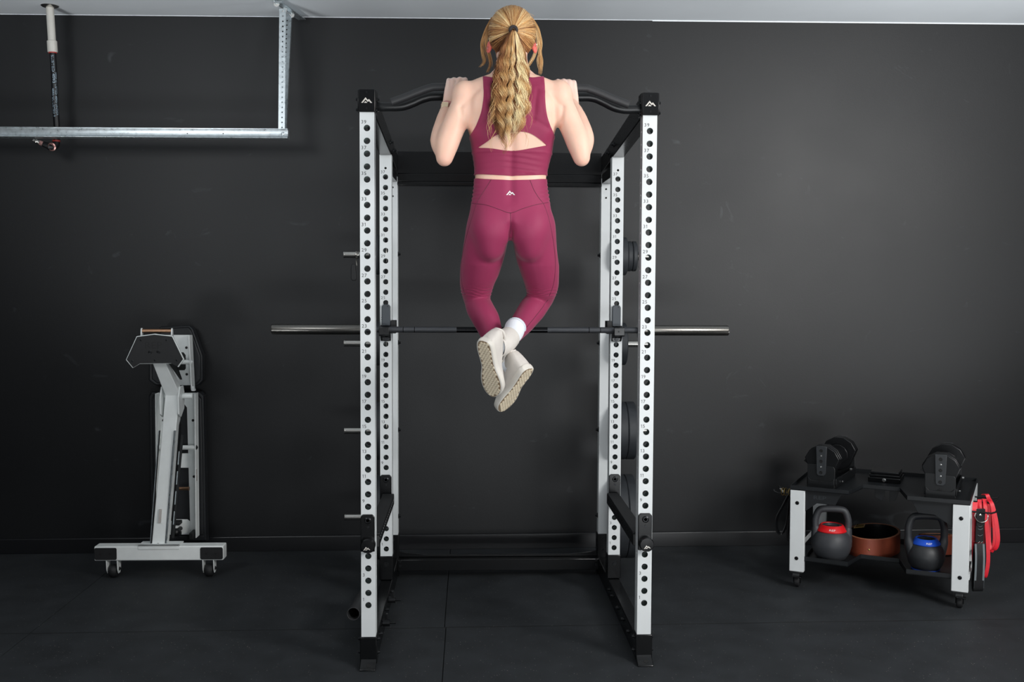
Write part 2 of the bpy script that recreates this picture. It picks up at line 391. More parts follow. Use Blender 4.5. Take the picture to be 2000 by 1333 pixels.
# ------------------------------------------------------------------ power rack
A_, W, D = .5574, .057, .06
YM, YB, PY = .875, 1.275, 1.305
rack = thing('power_rack', 'tall white six-post power rack with numbered holes, black beams and a bent pull-up bar', 'power rack', (0, 0, 0))
def holed(mb, o, ux, w, z0, z1, zs, r, dv, thick, n=16):
    o, ux, dv = Vector(o), Vector(ux), Vector(dv); Z = Vector((0, 0, 1)); zs = sorted(zs); h = .042 if len(zs) > 3 else .03
    P = lambda a, z: o+ux*a+Z*z
    cuts = [z0]
    for z in zs: cuts += [z-h/2, z+h/2]
    cuts.append(z1)
    for i in range(0, len(cuts), 2):
        a, b = cuts[i], cuts[i+1]
        if b-a > 1e-5: mb.add([P(-w/2, a), P(w/2, a), P(w/2, b), P(-w/2, b)], [(0, 1, 2, 3)])
    r0 = r
    for z in zs:
        r = .0055 if (z > 2.085 and z < 2.095 and r0 > .01) else r0
        sq = []
        for k in range(n):
            t = 2*math.pi*k/n; cx, sy = math.cos(t), math.sin(t); q = 1/max(abs(cx), abs(sy)); sq.append((cx*q*w/2, z+sy*q*h/2))
        ci = [(r*math.cos(2*math.pi*k/n), z+r*math.sin(2*math.pi*k/n)) for k in range(n)]
        vs = [P(*p) for p in sq]+[P(*p) for p in ci]+[P(*p)+dv*thick for p in ci]
        mb.add(vs, [(k, (k+1) % n, n+(k+1) % n, n+k) for k in range(n)]+[(n+k, n+(k+1) % n, 2*n+(k+1) % n, 2*n+k) for k in range(n)])
def upright(x, y, z0, z1, zs, nums, label, plain=False):
    W = .049 if plain else globals()['W']
    mb = MB(); r = .0128 if not plain else .005
    holed(mb, (x, y, 0), (1, 0, 0), W, z0, z1, zs, r, (0, 1, 0), .003)
    holed(mb, (x, y+D, 0), (1, 0, 0), W, z0, z1, zs, r, (0, -1, 0), .003)
    side = [] if plain else zs
    if not plain:
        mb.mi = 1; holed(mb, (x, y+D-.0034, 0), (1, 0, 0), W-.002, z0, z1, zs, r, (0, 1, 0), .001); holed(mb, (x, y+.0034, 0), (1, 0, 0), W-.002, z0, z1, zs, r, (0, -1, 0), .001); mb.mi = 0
    holed(mb, (x-W/2, y+D/2, 0), (0, 1, 0), D, z0, z1, side, .0045, (1, 0, 0), .003, 8)
    holed(mb, (x+W/2, y+D/2, 0), (0, 1, 0), D, z0, z1, side, .0045, (-1, 0, 0), .003, 8)
    for z in (z0, z1): mb.add([(x-W/2, y, z), (x+W/2, y, z), (x+W/2, y+D, z), (x-W/2, y+D, z)], [(0, 1, 2, 3)])
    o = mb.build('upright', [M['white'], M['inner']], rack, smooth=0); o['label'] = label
    if nums:
        t = MB()
        for n in nums: number(t, n, .0192, (x-W/2+.0055, y-.0004, .247+.05*(n-1)+.0172), (1, 0, 0), (0, 0, 1))
        t.build('number_print', M['ink'], o, smooth=0)['kind'] = 'stuff'
    return o
for s, sd in ((-1, 'left'), (1, 'right')):
    x = s*A_
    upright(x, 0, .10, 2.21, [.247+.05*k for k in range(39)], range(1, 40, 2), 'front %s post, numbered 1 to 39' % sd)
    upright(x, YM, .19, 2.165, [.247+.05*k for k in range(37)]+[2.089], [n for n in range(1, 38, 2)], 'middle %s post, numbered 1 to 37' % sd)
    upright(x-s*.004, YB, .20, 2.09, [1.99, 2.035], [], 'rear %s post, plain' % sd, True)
    fx = fz(x)
    # foot of the front post: black sleeve with a forward tab
    mb = MB(); mb.box(x-.034, x+.034, -.006, .066, fx+.012, .118)
    mb.prism([(-.006, fx+.034), (-.006, fx+.012), (-.05, fx), (-.056, fx), (-.056, fx+.006), (-.014, fx+.024)], (.064, 0, 0), (x-.032, 0, 0), (0, 1, 0), (0, 0, 1))
    ft = mb.build('foot_bracket', M['black'], rack, bevel=.003)
    mb = MB()
    for z in (.045, .1):
        for q in (-1, 1): mb.bolt((x+q*.034, .03, z), (q, 0, 0), .007, .008)
    mb.build('bolts', M['bolt'], ft)
    mb = MB(); mb.cyl((x+.004, -.034, fx+.0125), (x+.004, -.0365, fx+.0165), .0085, n=14); mb.build('anchor_hole', M['hole'], ft)
    # sleeves at the feet of the middle and rear posts
    mb = MB(); mb.box(x-.033, x+.033, YM-.006, YM+.066, .095, .212); mk = mb.build('post_bracket', M['black'], rack, bevel=.003)
    mb = MB(); mb.bolt((x, YM-.006, .172), (0, -1, 0), .008, .005); mb.build('bolt', M['bolt'], mk)
    mb = MB(); mb.box(x-.033, x+.033, YB-.006, YB+.066, fx, .218); mk = mb.build('post_bracket', M['black'], rack, bevel=.003)
    mb = MB()
    for z in (.13, .19): mb.bolt((x, YB-.006, z), (0, -1, 0), .008, .006)
    mb.build('bolts', M['bolt'], mk)
    # floor rail running front to back
    mb = MB(); mb.box(x-.0285, x+.0285, .06, YB+.06, fx+.001, .094); rl = mb.build('floor_rail', M['black'], rack, bevel=.004)
    mb = MB()
    for y in (.2, .36, .52, .70, .80):
        mb.bolt((x-s*.0285, y, .062), (-s, 0, 0), .007, .01)
    for y in (.80, .96): mb.bolt((x+s*.0285, y, .062), (s, 0, 0), .007, .008)
    mb.build('bolts', M['bolt'], rl)
    # top plate with the mountain emblem
    mb = MB(); mb.prism(rrect(x-.0325, x+.0325, 2.208, 2.297, .006), (0, .0055, 0), (0, -.008, 0)); mb.box(x-.036, x-.0295, -.003, .07, 2.208, 2.296); mb.box(x+.0295, x+.036, -.003, .07, 2.208, 2.296)
    mb.box(x-.0295, x+.0295, -.002, .064, 2.2105, 2.292)
    tb = mb.build('top_bracket', M['black'], rack, bevel=.002)
    mb = MB(); emblem(mb, (x, -.008, 2.2535), (1, 0, 0), (0, 0, 1), .0425, (0, -.0012, 0)); mb.build('emblem', M['emblem'], tb, smooth=0)
    mb = MB()
    for z in (2.2225, 2.284): mb.cyl((x, -.008, z), (x, -.0105, z), .0042, n=10)
    for z in (2.222, 2.262):
        for q in (-1, 1):
            for y in (.03,): mb.bolt((x+q*.036, y, z), (q, 0, 0), .0075, .008)
    mb.build('bolts', M['bolt'], tb)
    # sloping top side beam
    z0 = lambda y: 2.209-.067*y
    mb = MB(); mb.prism([(.06, z0(.06)), (YB+.06, z0(YB+.06)), (YB+.06, z0(YB+.06)+.082), (.06, z0(.06)+.088)], (W, 0, 0), (x-W/2, 0, 0), (0, 1, 0), (0, 0, 1))
    sb = mb.build('top_side_beam', M['black'], rack, bevel=.004)
    mb = MB()
    for y in (.10, .82, 1.02): mb.bolt((x-s*W/2, y, z0(y)+.05), (-s, 0, 0), .009, .012)
    mb.build('bolts', M['bolt'], sb)
    mb = MB(); mb.box(x-.027, x+.027, YM+.06, YB, 2.063, 2.112); mb.build('rear_link_beam', M['black'], rack, bevel=.003)
    # storage pegs bolted through the rear posts
    for z in (1.688, 1.226, .766, .307):
        mb = MB(); mb.box(x+s*W/2, x+s*(W/2+.004), YB-.002, YB+D+.002, z-.04, z+.04) if s > 0 else mb.box(x-W/2-.004, x-W/2, YB-.002, YB+D+.002, z-.04, z+.04)
        mb.cyl((x+s*W/2, PY, z), (s*.806, PY, z), .0168, n=24); mb.cyl((s*.804, PY, z), (s*.811, PY, z), .0182, n=24)
        pg = mb.build('storage_peg', M['chrome'], rack, bevel=.0015)
        mb = MB(); mb.bolt((x-s*W/2, PY, z+.004), (-s, 0, 0), .009, .011); mb.build('bolt', M['bolt'], pg)
# rear crossmembers
mb = MB(); mb.box(-.53, .53, 1.272, 1.335, 2.046, 2.066); mb.box(-.53, .53, 1.278, 1.335, 2.066, 2.108)
mb.build('rear_crossmember', M['black'], rack, bevel=.003)
mb = MB(); mb.prism([(-.53, 2.108), (.53, 2.108), (.53, 2.222), (-.53, 2.222)], (0, .006, 0), (0, 1.285, 0)); mb.build('top_panel', M['black'], rack, bevel=.002)
mb = MB(); mb.box(-.53, .53, 1.24, 1.30, .033, .094); mb.prism([(-.53, .125), (-.38, .108), (.38, .108), (.53, .125), (.53, .094), (-.53, .094)], (0, .006, 0), (0, 1.29, 0))
cm = mb.build('floor_crossmember', M['black'], rack, bevel=.004)
mb = MB()
for s in (-1, 1):
    for z in (.06, .085): mb.bolt((s*.515, 1.24, z), (0, -1, 0), .005, .004)
mb.build('bolts', M['bolt'], cm)
# pull-up bar: a bent main bar with a second grip bar welded in front of it
def smooth_path(P, n=8):
    P = [Vector(p) for p in P]; out = []
    for i in range(len(P)-1):
        a, b, c, d = P[max(i-1, 0)], P[i], P[i+1], P[min(i+2, len(P)-1)]
        for k in range(n):
            t = k/n; out.append(.5*((2*b)+(c-a)*t+(2*a-5*b+4*c-d)*t*t+(3*b-3*c+d-a)*t*t*t))
    return out+[P[-1]]
mb = MB(); mb.tube(smooth_path([(-.522, .035, 2.236), (-0.4892, 0.0300, 2.2340), (-0.4249, 0.0300, 2.2372), (-0.3806, 0.0300, 2.2517), (-0.3342, 0.0300, 2.2712), (-0.2677, 0.0300, 2.2790), (0, .03, 2.275), (0.2657, 0.0300, 2.2822), (0.3310, 0.0300, 2.2812), (0.3740, 0.0300, 2.2656), (0.4172, 0.0300, 2.2450), (0.4603, 0.0300, 2.2354), (0.5115, 0.0300, 2.2360), (.522, .035, 2.231)]), .0182, 16)
pb = mb.build('pull_up_bar', M['satin'], rack)
mb = MB()
gp = smooth_path([(-0.4591, -0.0300, 2.2432), (-0.4089, -0.0300, 2.2615), (-0.3544, -0.0300, 2.2836), (-0.3097, -0.0300, 2.2991), (-0.2660, -0.0300, 2.3036), (0, -.03, 2.306), (0.2694, -0.0300, 2.3063), (0.3146, -0.0300, 2.3013), (0.3600, -0.0300, 2.2850), (0.4055, -0.0300, 2.2663), (0.4673, -0.0300, 2.2439)])
mb.tube(gp, .0155, 16); gb = mb.build('grip_bar', M['grip'], pb)
mb = MB()
for q in (-1, 1): mb.prism([(-.038, 2.318), (-.038, 2.292), (.03, 2.258), (.045, 2.27), (.03, 2.292)], (q*.006, 0, 0), (q*.247, 0, 0), (0, 1, 0), (0, 0, 1))
mb.build('grip_plate', M['satin'], pb, bevel=.0015)
# landmine tube and pins low on the left rail
mb = MB()
a, b = Vector((-0.6513, 0.2900, 0.1174)), Vector((-.63, .66, .105))
n = 24; u, v, d = basis(b-a); rr = []
for p, r in ((a, .029), (b, .029), (b, .025), (a, .025)): rr.append([p+u*(r*math.cos(2*math.pi*k/n))+v*(r*math.sin(2*math.pi*k/n)) for k in range(n)])
mb.rings(rr, cap=False, closed=True); mb.cyl(b, b+d*.01, .029, n=24)
mb.obox(b+Vector((.02, 0, -.03)), (1, 0, 0), .04, .06, .05)
lm = mb.build('landmine_tube', M['grip'], rack, bevel=.001); lm['label'] = 'open black tube angled beside the left floor rail'
mb = MB()
for y, r in ((.30, .016), (.62, .014)):
    mb.cyl((-.527, y, .075), (-.495, y, .075), r, n=16); mb.box(-.512, -.503, y-.008, y+.008, .075, .115)
    mb.cyl((-.495, y, .075), (-.47, y, .075), .006, n=12)
mb.build('pop_pin', M['bolt'], rack, bevel=.001)

# ------------------------------------------------------------------ barbell on its hooks
BY, BZ = .808, 1.3205
bar = thing('barbell', 'long steel barbell resting on the grey-faced hooks of the rack', 'barbell', (0, BY, BZ))
mb = MB(); mb.cyl((-.66, BY, BZ), (.66, BY, BZ), .0139, n=20); sh = mb.build('shaft', M['black_ox'], bar)
for q in (-1, 1):
    for x0, x1 in ((.2165, .414), (.4175, .468), (.4715, .652)):
        mb = MB(); mb.cyl((q*x0, BY, BZ), (q*x1, BY, BZ), .0145, n=20); mb.build('knurled_section', M['knurl'], sh)
    mb = MB(); mb.lathe([(.0245, 0), (.0245, .42), (.022, .424)], (q*.665, BY, BZ), (q, 0, 0), 28); sl = mb.build('sleeve', M['sleeve'], bar)
    mb = MB(); mb.lathe([(.030, 0), (.0375, .003), (.0375, .018), (.028, .022)], (q*.648, BY, BZ), (q, 0, 0), 28); mb.build('collar', M['bar_steel'], sl)
# ------------------------------------------------------------------ J hooks
def jhook(s, label):
    x = s*.5545
    t = thing('bar_hook', label, 'bar hook', (x, YM, 1.30), group='bar hooks on the middle posts')
    P = [(x-.0205, 1.30), (x+.0205, 1.30), (x+.0205, 1.428), (x+.0145, 1.4385), (x-.0145, 1.4385), (x-.0205, 1.428)]
    mb = MB(); mb.prism(P, (0, .012, 0), (0, .852, 0)); mb.build('back_liner', M['uhmw'], t, bevel=.003)
    mb = MB(); mb.prism([(.873, 1.262), (.835, 1.30), (.775, 1.292), (.770, 1.296), (.770, 1.333), (.779, 1.336), (.785, 1.306), (.83, 1.3055), (.852, 1.31), (.852, 1.34), (.873, 1.34)], (.05, 0, 0), (x-.028+(.006 if s > 0 else 0), 0, 0), (0, 1, 0), (0, 0, 1))
    mb.build('hook', M['black'], t, bevel=.002)
    mb = MB(); mb.prism(rrect(x-.0205, x+.0205, 1.262, 1.305, .012), (0, .012, 0), (0, .855, 0)); mb.build('lower_plate', M['black'], t, bevel=.002)
    mb = MB(); mb.bolt((x, .855, 1.276), (0, -1, 0), .008, .006); mb.bolt((x, .770, 1.315), (0, -1, 0), .004, .002, False); mb.build('bolts', M['bolt'], t)
    xx = x-s*.034
    mb = MB(); mb.box(xx-.012, xx+.012, .85, .93, 1.30, 1.362); mb.build('side_roller', M['rubber'], t, bevel=.002)
    mb = MB(); mb.cyl((x+.008, .8525, 1.43), (x+.008, .8505, 1.43), .0025, n=10); mb.build('liner_screw', M['hole'], t)
jhook(-1, 'grey-faced bar hook on the left middle post under number 25')
jhook(1, 'grey-faced bar hook on the right middle post under number 25')
# ------------------------------------------------------------------ safety arms
def safety(s, label):
    x = s*A_
    t = thing('safety_arm', label, 'safety arm', (x, 0, .46), group='safety arms across the rack')
    for y, d, z0, z1 in ((-.001, -.008, .467, .6175), (YM-.001, -.008, .49, .613)):
        P = [(x-.0295, z0), (x+.0265, z0), (x+.0265, z1-.010), (x+.0175, z1), (x-.0205, z1), (x-.0295, z1-.010)]
        mb = MB(); mb.prism(P, (0, d, 0), (0, y, 0)); br = mb.build('end_plate', M['black'], t, bevel=.0025)
        mb = MB(); mb.lathe([(.0135, 0), (.0135, .004), (.010, .006), (.010, .003)], (x-.0005, y+d, z1-.024), (0, -1, 0), 20); mb.cyl((x-.0005, y+d, z1-.024), (x-.0005, y+d-.003, z1-.024), .007, n=6)
        mb.cyl((x-.0005, y+d, z1-.051), (x-.0005, y+d-.003, z1-.051), .0045, n=12); mb.build('bolts', M['bolt'], br)
    xi = x-s*.012
    mb = MB(); mb.box(xi-.0265, xi+.0265, .062, YM-.001, .468, .515); arm = mb.build('arm', M['satin'], t, bevel=.002)
    mb = MB(); mb.box(xi-.0275, xi+.0275, .07, YM-.02, .5155, .5235); mb.build('pad', M['rubber'], t, bevel=.002)
    mb = MB()
    for k in range(18): mb.cyl((xi-s*.0265, .09+.043*k, .497), (xi-s*.028, .09+.043*k, .497), .005, n=10)
    mb.build('rivets', M['zinc'] if s < 0 else M['bolt'], arm)['kind'] = 'stuff'
    mb = MB(); mb.lathe([(.029, 0), (.029, .03), (.026, .034), (0.001, .0345)], (x+.0015, -.008, .497), (0, -1, 0), 32); cp = mb.build('end_cap', M['black'], t)
    mb = MB(); emblem(mb, (x+s*.002, -.0427, .489), (1, 0, .08), (-.08, 0, 1), .027, (0, -.001, 0)); mb.build('emblem', M['emblem'], cp, smooth=0)
safety(-1, 'black safety arm on the left side of the rack at number 9')
safety(1, 'black safety arm on the right side of the rack at number 9')
# ------------------------------------------------------------------ weight plates and spring clips on the pegs
def wplate(x, t, r, z, label):
    o = thing('weight_plate', label, 'weight plate', (x, PY, z), group='weight plates stored on the rack pegs')
    s = 1 if x > 0 else -1
    mb = MB(); hr = .0182; h = t
    prof = [(hr, 0), (r*.34, 0), (r*.36, h*.18), (r*.8, h*.18), (r*.84, 0), (r-.004, 0), (r, .004), (r, h-.004), (r-.004, h), (r*.84, h), (r*.8, h*.82), (r*.36, h*.82), (r*.34, h), (hr, h)]
    n = 48; u, v, d = basis((s, 0, 0)); o_ = Vector((x, PY, z))
    mb.rings([[o_+d*b+u*(a*math.cos(2*math.pi*k/n))+v*(a*math.sin(2*math.pi*k/n)) for k in range(n)] for a, b in prof], cap=False, closed=True)
    mb.build('disc', M['plate'], o, smooth=30)
    mb = MB(); mb.rings([[o_+d*b+u*(a*math.cos(2*math.pi*k/24))+v*(a*math.sin(2*math.pi*k/24)) for k in range(24)] for a, b in ((hr-.0008, -.001), (hr+.006, -.001), (hr+.006, h+.001), (hr-.0008, h+.001))], cap=False, closed=True)
    mb.build('hub_ring', M['zinc'], o)
    return o
Z1, Z2, Z3, Z4 = 1.688, 1.226, .766, .307
for x, t, r, z, l in (
    (-.592, .030, .103, Z1, 'small black plate on the topmost left peg, nearest the post'), (-.6235, .045, .103, Z1, 'small black plate on the topmost left peg beside the clip'),
    (-.592, .060, .116, Z2, 'black plate on the second left peg from the top'),
    (-.592, .060, .153, Z3, 'black plate on the third left peg from the top'),
    (-.592, .060, .221, Z4, 'large black plate on the lowest left peg'),
    (.592, .0735, .100, Z1, 'largest plate of the three on the topmost right peg'), (.667, .026, .079, Z1, 'middle plate of the three on the topmost right peg'), (.6945, .0235, .079, Z1, 'outer small plate on the topmost right peg, beside the clip'),
    (.592, .075, .112, Z2, 'black plate on the second right peg from the top'),
    (.592, .076, .153, Z3, 'inner of two plates on the third right peg'), (.6695, .048, .153, Z3, 'outer of two plates on the third right peg'),
    (.592, .076, .221, Z4, 'inner large plate on the lowest right peg'), (.6695, .048, .221, Z4, 'outer large plate on the lowest right peg')):
    wplate(x, t, r, z, l)
def clip(s, x, label, dx):
    t = thing('spring_clip', label, 'spring clip', (x, PY, Z1), group='spring clips on the top pegs')
    pts = [Vector((x+s*.0062*k/20*1.0, PY+.0195*math.cos(2*math.pi*k/20), Z1+.0195*math.sin(2*math.pi*k/20))) for k in range(61)]
    mb = MB(); mb.tube(pts, .0026, 8); e = pts[0]
    mb.tube([pts[-1], (x+s*.014, PY-.005, 1.65), (x-.004*s+dx*.4, PY-.03, 1.63)], .0026, 8)
    mb.build('coil', M['chrome'], t)
    mb = MB(); L = [(-.0095, .012), (-.0135, -.02), (-.0165, -.062), (-.0125, -.074), (.0065, -.074), (.0125, -.064), (.0125, -.01), (.008, .012)]
    mb.prism([(-s*-px if s < 0 else -px, pz) for px, pz in L], (0, .012, 0), (x+dx*.8, PY-.05, 1.627)); mb.build('handle', M['rubber'], t, bevel=.004, segs=3)
clip(-1, -.730, 'spring clip with black lever on the topmost left peg', -.032)
clip(1, .722, 'spring clip with black lever on the topmost right peg', .026)
# ------------------------------------------------------------------ folded bench standing on end
BF = -.0108
bench = thing('weight_bench', 'white adjustable bench folded upright on its casters against the left wall', 'bench', (-1.777, 1.33, BF))
Z0 = 0
mb = MB(); mb.box(-2.111, -1.443, 1.29, 1.365, .0835, .160); base = mb.build('base_beam', M['bench_white'], bench, bevel=.006, segs=3)
for x0, x1 in ((-2.1085, -1.994), (-1.563, -1.4455)):
    mb = MB(); mb.prism(rrect(x0, x1, .089, .153, .009), (0, -.0035, 0), (0, 1.2905, 0)); f = mb.build('foot_pad', M['rubber'], base, bevel=.0015)
for x0 in (-2.077, -2.028, -1.531, -1.481):
    mb = MB(); mb.cyl((x0, 1.2875, .12), (x0, 1.286, .12), .0055, n=12); mb.build('bolt', M['hole'], base)
for x in (-2.022, -1.524):
    mb = MB()
    for q in (-1, 1):
        mb.prism([(-.03, .0835), (.03, .0835), (.024, .03), (.012, .012), (-.012, .012), (-.026, .035)], (.004, 0, 0), (x+q*.028-.002, 1.322, 0), (0, 1, 0), (0, 0, 1))
    ca = mb.build('caster', M['bench_white'], bench, bevel=.001)
    mb = MB(); mb.lathe([(.004, -.02), (.026, -.02), (.033, -.012), (.0345, 0), (.033, .012), (.026, .02), (.004, .02)], (x, 1.322, BF+.0345), (1, 0, 0), 32); mb.build('wheel', M['rubber'], ca)
    mb = MB(); mb.bolt((x+.03, 1.322, .034), (1, 0, 0), .007, .004); mb.bolt((x-.03, 1.322, .034), (-1, 0, 0), .007, .004); mb.build('axle', M['bolt'], ca)
# saddle bracket where the spine meets the beam
mb = MB(); mb.box(-1.884, -1.670, 1.2865, 1.3, .143, .1675); mb.box(-1.884, -1.670, 1.2865, 1.37, .160, .1675); mb.build('saddle_plate', M['bench_white'], bench, bevel=.002)
# spine, leaning right and back
def slab(mb, bl, br, tl, tr, d):
    vs = [Vector(p) for p in (bl, br, tr, tl)]; dv = Vector(d)
    mb.add(vs+[p+dv for p in vs], [(0, 1, 2, 3), (7, 6, 5, 4), (0, 4, 5, 1), (1, 5, 6, 2), (2, 6, 7, 3), (3, 7, 4, 0)])
mb = MB(); slab(mb, (-1.823, 1.318, .158), (-1.751, 1.318, .158), (-1.772, 1.425, .95), (-1.698, 1.425, .95), (0, .07, 0))
sp = mb.build('spine', M['bench_white'], bench, bevel=.004)
mb = MB()
for q, (xb, xt) in ((0, (-1.829, -1.797)), (1, (-1.748, -1.713))):
    slab(mb, (xb-.0020, 1.3155, .165), (xb+.0020, 1.3155, .165), (xt-.0020, 1.3845, .755), (xt+.0020, 1.3845, .755), (0, .012, 0))
mb.build('side_rail', M['galv'], sp)
mb = MB()
for xb, xt in ((-1.8255, -1.7935), (-1.7515, -1.7165)):
    slab(mb, (xb-.0014, 1.3165, .165), (xb+.0014, 1.3165, .165), (xt-.0014, 1.3855, .755), (xt+.0014, 1.3855, .755), (0, .012, 0))
mb.build('rail_gap', M['hole'], sp)
mb = MB(); slab(mb, (-1.788, 1.3235, .275), (-1.777, 1.3235, .275), (-1.785, 1.3326, .345), (-1.774, 1.3326, .345), (0, .02, 0)); mb.build('label_sticker', M['sticker'], sp, smooth=0)
mb = MB(); mb.cyl((-1.789, 1.319, .164), (-1.789, 1.3165, .164), .006, n=14); mb.build('weld_notch', M['hole'], sp)
# toothed ladder plate behind the spine on the right
mb = MB(); mb.prism([(0, 0), (.028, 0), (.036, .55), (.03, .60), (.012, .625), (-.004, .60)], (.006, 0, 0), (-1.748, 1.40, .175), (.08, 1, 0), (.055, .09, 1)); la = mb.build('ladder_plate', M['bolt'], bench, bevel=.001)
mb = MB(); slab(mb, (-1.738, 1.385, .18), (-1.724, 1.385, .18), (-1.703, 1.46, .72), (-1.689, 1.46, .72), (0, .006, 0)); mb.build('ladder_web', M['satin'], la)
for k in range(4):
    z = .25+.105*k; x = -1.733+.055*(k*.105+.07)
    mb = MB(); slab(mb, (x-.003, 1.383+.13*(z-.18), z), (x+.002, 1.383+.13*(z-.18), z), (x+.0005, 1.383+.13*(z-.1), z+.07), (x+.0055, 1.383+.13*(z-.1), z+.07), (0, .004, 0)); mb.build('ladder_slot', M['galv'], la, smooth=0)
# hinge cheeks and neck
mb = MB()
for q in (0, 1):
    x = (-1.797, -1.702)[q]
    mb.prism([(1.40, .84), (1.44, .82), (1.50, .86), (1.515, .93), (1.49, .985), (1.43, .985), (1.395, .93)], (.009, 0, 0), (x, 0, 0), (0, 1, 0), (0, 0, 1))
mb.cyl((-1.80, 1.47, .93), (-1.64, 1.47, .93), .014, n=20)
mb.build('hinge', M['bench_white'], bench, bevel=.003)
mb = MB(); slab(mb, (-1.772, 1.425, .935), (-1.690, 1.425, .935), (-1.812, 1.335, 1.125), (-1.745, 1.335, 1.125), (0, .07, 0)); mb.build('neck', M['bench_white'], bench, bevel=.004)
mb = MB(); slab(mb, (-1.701, 1.45, 1.02), (-1.694, 1.45, 1.02), (-1.738, 1.37, 1.115), (-1.70, 1.37, 1.115), (0, .02, 0)); mb.build('gusset', M['satin'], bench, bevel=.001)
# foot plate with engraved letters, and its roller handle
PL = [(-1.935, 1.137), (-1.878, 1.260), (-1.787, 1.273), (-1.693, 1.262), (-1.636, 1.140), (-1.666, 1.099), (-1.700, 1.118), (-1.865, 1.116), (-1.901, 1.094)]
cx, cz = -1.786, 1.178
inn = [(cx+(x-cx)*.962, cz+(z-cz)*(.955)) for x, z in PL]
mb = MB(); mb.prism(PL, (0, .012, 0), (0, 1.30, 0)); fp = mb.build('foot_plate', M['bench_white'], bench, bevel=.002)
mb = MB(); mb.prism(inn, (0, -.005, 0), (0, 1.3005, 0)); fr = mb.build('rubber_face', M['rubber'], fp, bevel=.0012)
mb = MB(); text_mesh('REP', .05, (-1.8385, 1.2952, 1.1965), (1, 0, 0), (0, 0, 1), mb, sx=1.14); mb.build('lettering', M['hole'], fp, smooth=0)
mb = MB()
for x, z, r in ((-1.808, 1.177, .010), (-1.766, 1.178, .010), (-1.854, 1.24, .0055), (-1.723, 1.24, .0055), (-1.899, 1.132, .0055), (-1.784, 1.136, .0055), (-1.672, 1.136, .0055)):
    mb.lathe([(r, 0), (r, .0015), (r*.6, .0022), (r*.5, .0008), (0.0005, .0008)], (x, 1.2955, z), (0, -1, 0), 16)
mb.build('bolts', M['bolt'], fp)
mb = MB()
for x in (-1.8605, -1.7045): mb.prism([(1.318, 1.25), (1.346, 1.25), (1.340, 1.296), (1.335, 1.301), (1.328, 1.301), (1.323, 1.296)], (.007, 0, 0), (x-.0035, 0, 0), (0, 1, 0), (0, 0, 1))
hb = mb.build('handle_bracket', M['bench_white'], bench, bevel=.001)
mb = MB(); mb.cyl((-1.857, 1.333, 1.287), (-1.708, 1.333, 1.287), .0105, n=20); mb.build('roller', M['copper'], hb)
# pads, backs to the camera
def pad(name, P, y0, y1):
    c = Vector((sum(p[0] for p in P)/len(P), sum(p[1] for p in P)/len(P)))
    sc = lambda k: [(c.x+(p[0]-c.x)*k, c.y+(p[1]-c.y)*(1-(1-k)*.6)) for p in P]
    g = lambda Q, y: [Vector((x, y, z)) for x, z in Q]
    mb = MB(); mb.rings([g(sc(.93), y1), g(sc(1), y1-.02), g(sc(1), y0+.012), g(sc(.97), y0), g(sc(.90), y0), g(sc(.885), y0+.006), g(sc(.87), y0)])
    return mb.build(name, M['vinyl'], bench, bevel=.004)
pad('seat_pad', [(-1.885, 1.292), (-1.719, 1.299), (-1.702, 1.281), (-1.649, 1.13), (-1.648, .99), (-1.671, .964), (-1.918, .964), (-1.952, .99), (-1.95, 1.095)], 1.72, 1.795)
pad('back_pad', [(-1.953, .905), (-1.939, .926), (-1.668, .926), (-1.646, .905), (-1.643, .6), (-1.640, .072), (-1.955, .072)], 1.72, 1.795)
# folded sheet-steel pad frames
mb = MB()
for P in ([(-1.886, .923), (-1.8, .923), (-1.8, .86), (-1.822, .84), (-1.832, .615), (-1.832, .12), (-1.89, .12)], [(-1.8, .923), (-1.677, .923), (-1.677, .115), (-1.725, .115), (-1.735, .84), (-1.75, .86), (-1.8, .86)],
          [(-1.832, .5), (-1.715, .5), (-1.715, .575), (-1.735, .582), (-1.82, .58), (-1.832, .575)], [(-1.832, .12), (-1.725, .12), (-1.725, .195), (-1.74, .207), (-1.82, .207), (-1.832, .195)]):
    mb.prism(P, (0, .006, 0), (0, 1.70 if P[0][1] > .9 else 1.6985, 0))
for x in (-1.892, -1.678): slab(mb, (x-.003, 1.64, .115), (x+.003, 1.64, .115), (x-.003+.003, 1.64, .925), (x+.003+.003, 1.64, .925), (0, .065, 0))
pf = mb.build('back_frame', M['bench_white'], bench, bevel=.0015)
mb = MB(); mb.cyl((-1.885, 1.655, .622), (-1.68, 1.655, .622), .0125, n=18); mb.build('cross_tube', M['bench_white'], pf)
mb = MB()
for p in ((-1.865, .768), (-1.702, .768), (-1.86, .45), (-1.70, .45)): mb.cyl((p[0], 1.70, p[1]), (p[0], 1.698, p[1]), .0075, n=16)
mb.build('screw_holes', M['hole'], pf)
mb = MB(); mb.bolt((-1.674, 1.655, .622), (1, 0, 0), .009, .006); mb.build('bolt', M['bolt'], pf)
mb = MB(); mb.cyl((-1.78, 1.62, .398), (-1.708, 1.62, .398), .0095, n=18); mb.cyl((-1.712, 1.62, .398), (-1.706, 1.62, .398), .0115, n=18); mb.build('pull_pin', M['copper'], pf)
mb = MB()
for x, z0, z1 in ((-1.673, .47, .50), (-1.672, .435, .468)):
    mb.box(x-.0005, x+.0006, 1.644, 1.66, z0, z1)
mb.build('small_sticker', M['sticker'], pf, smooth=0)
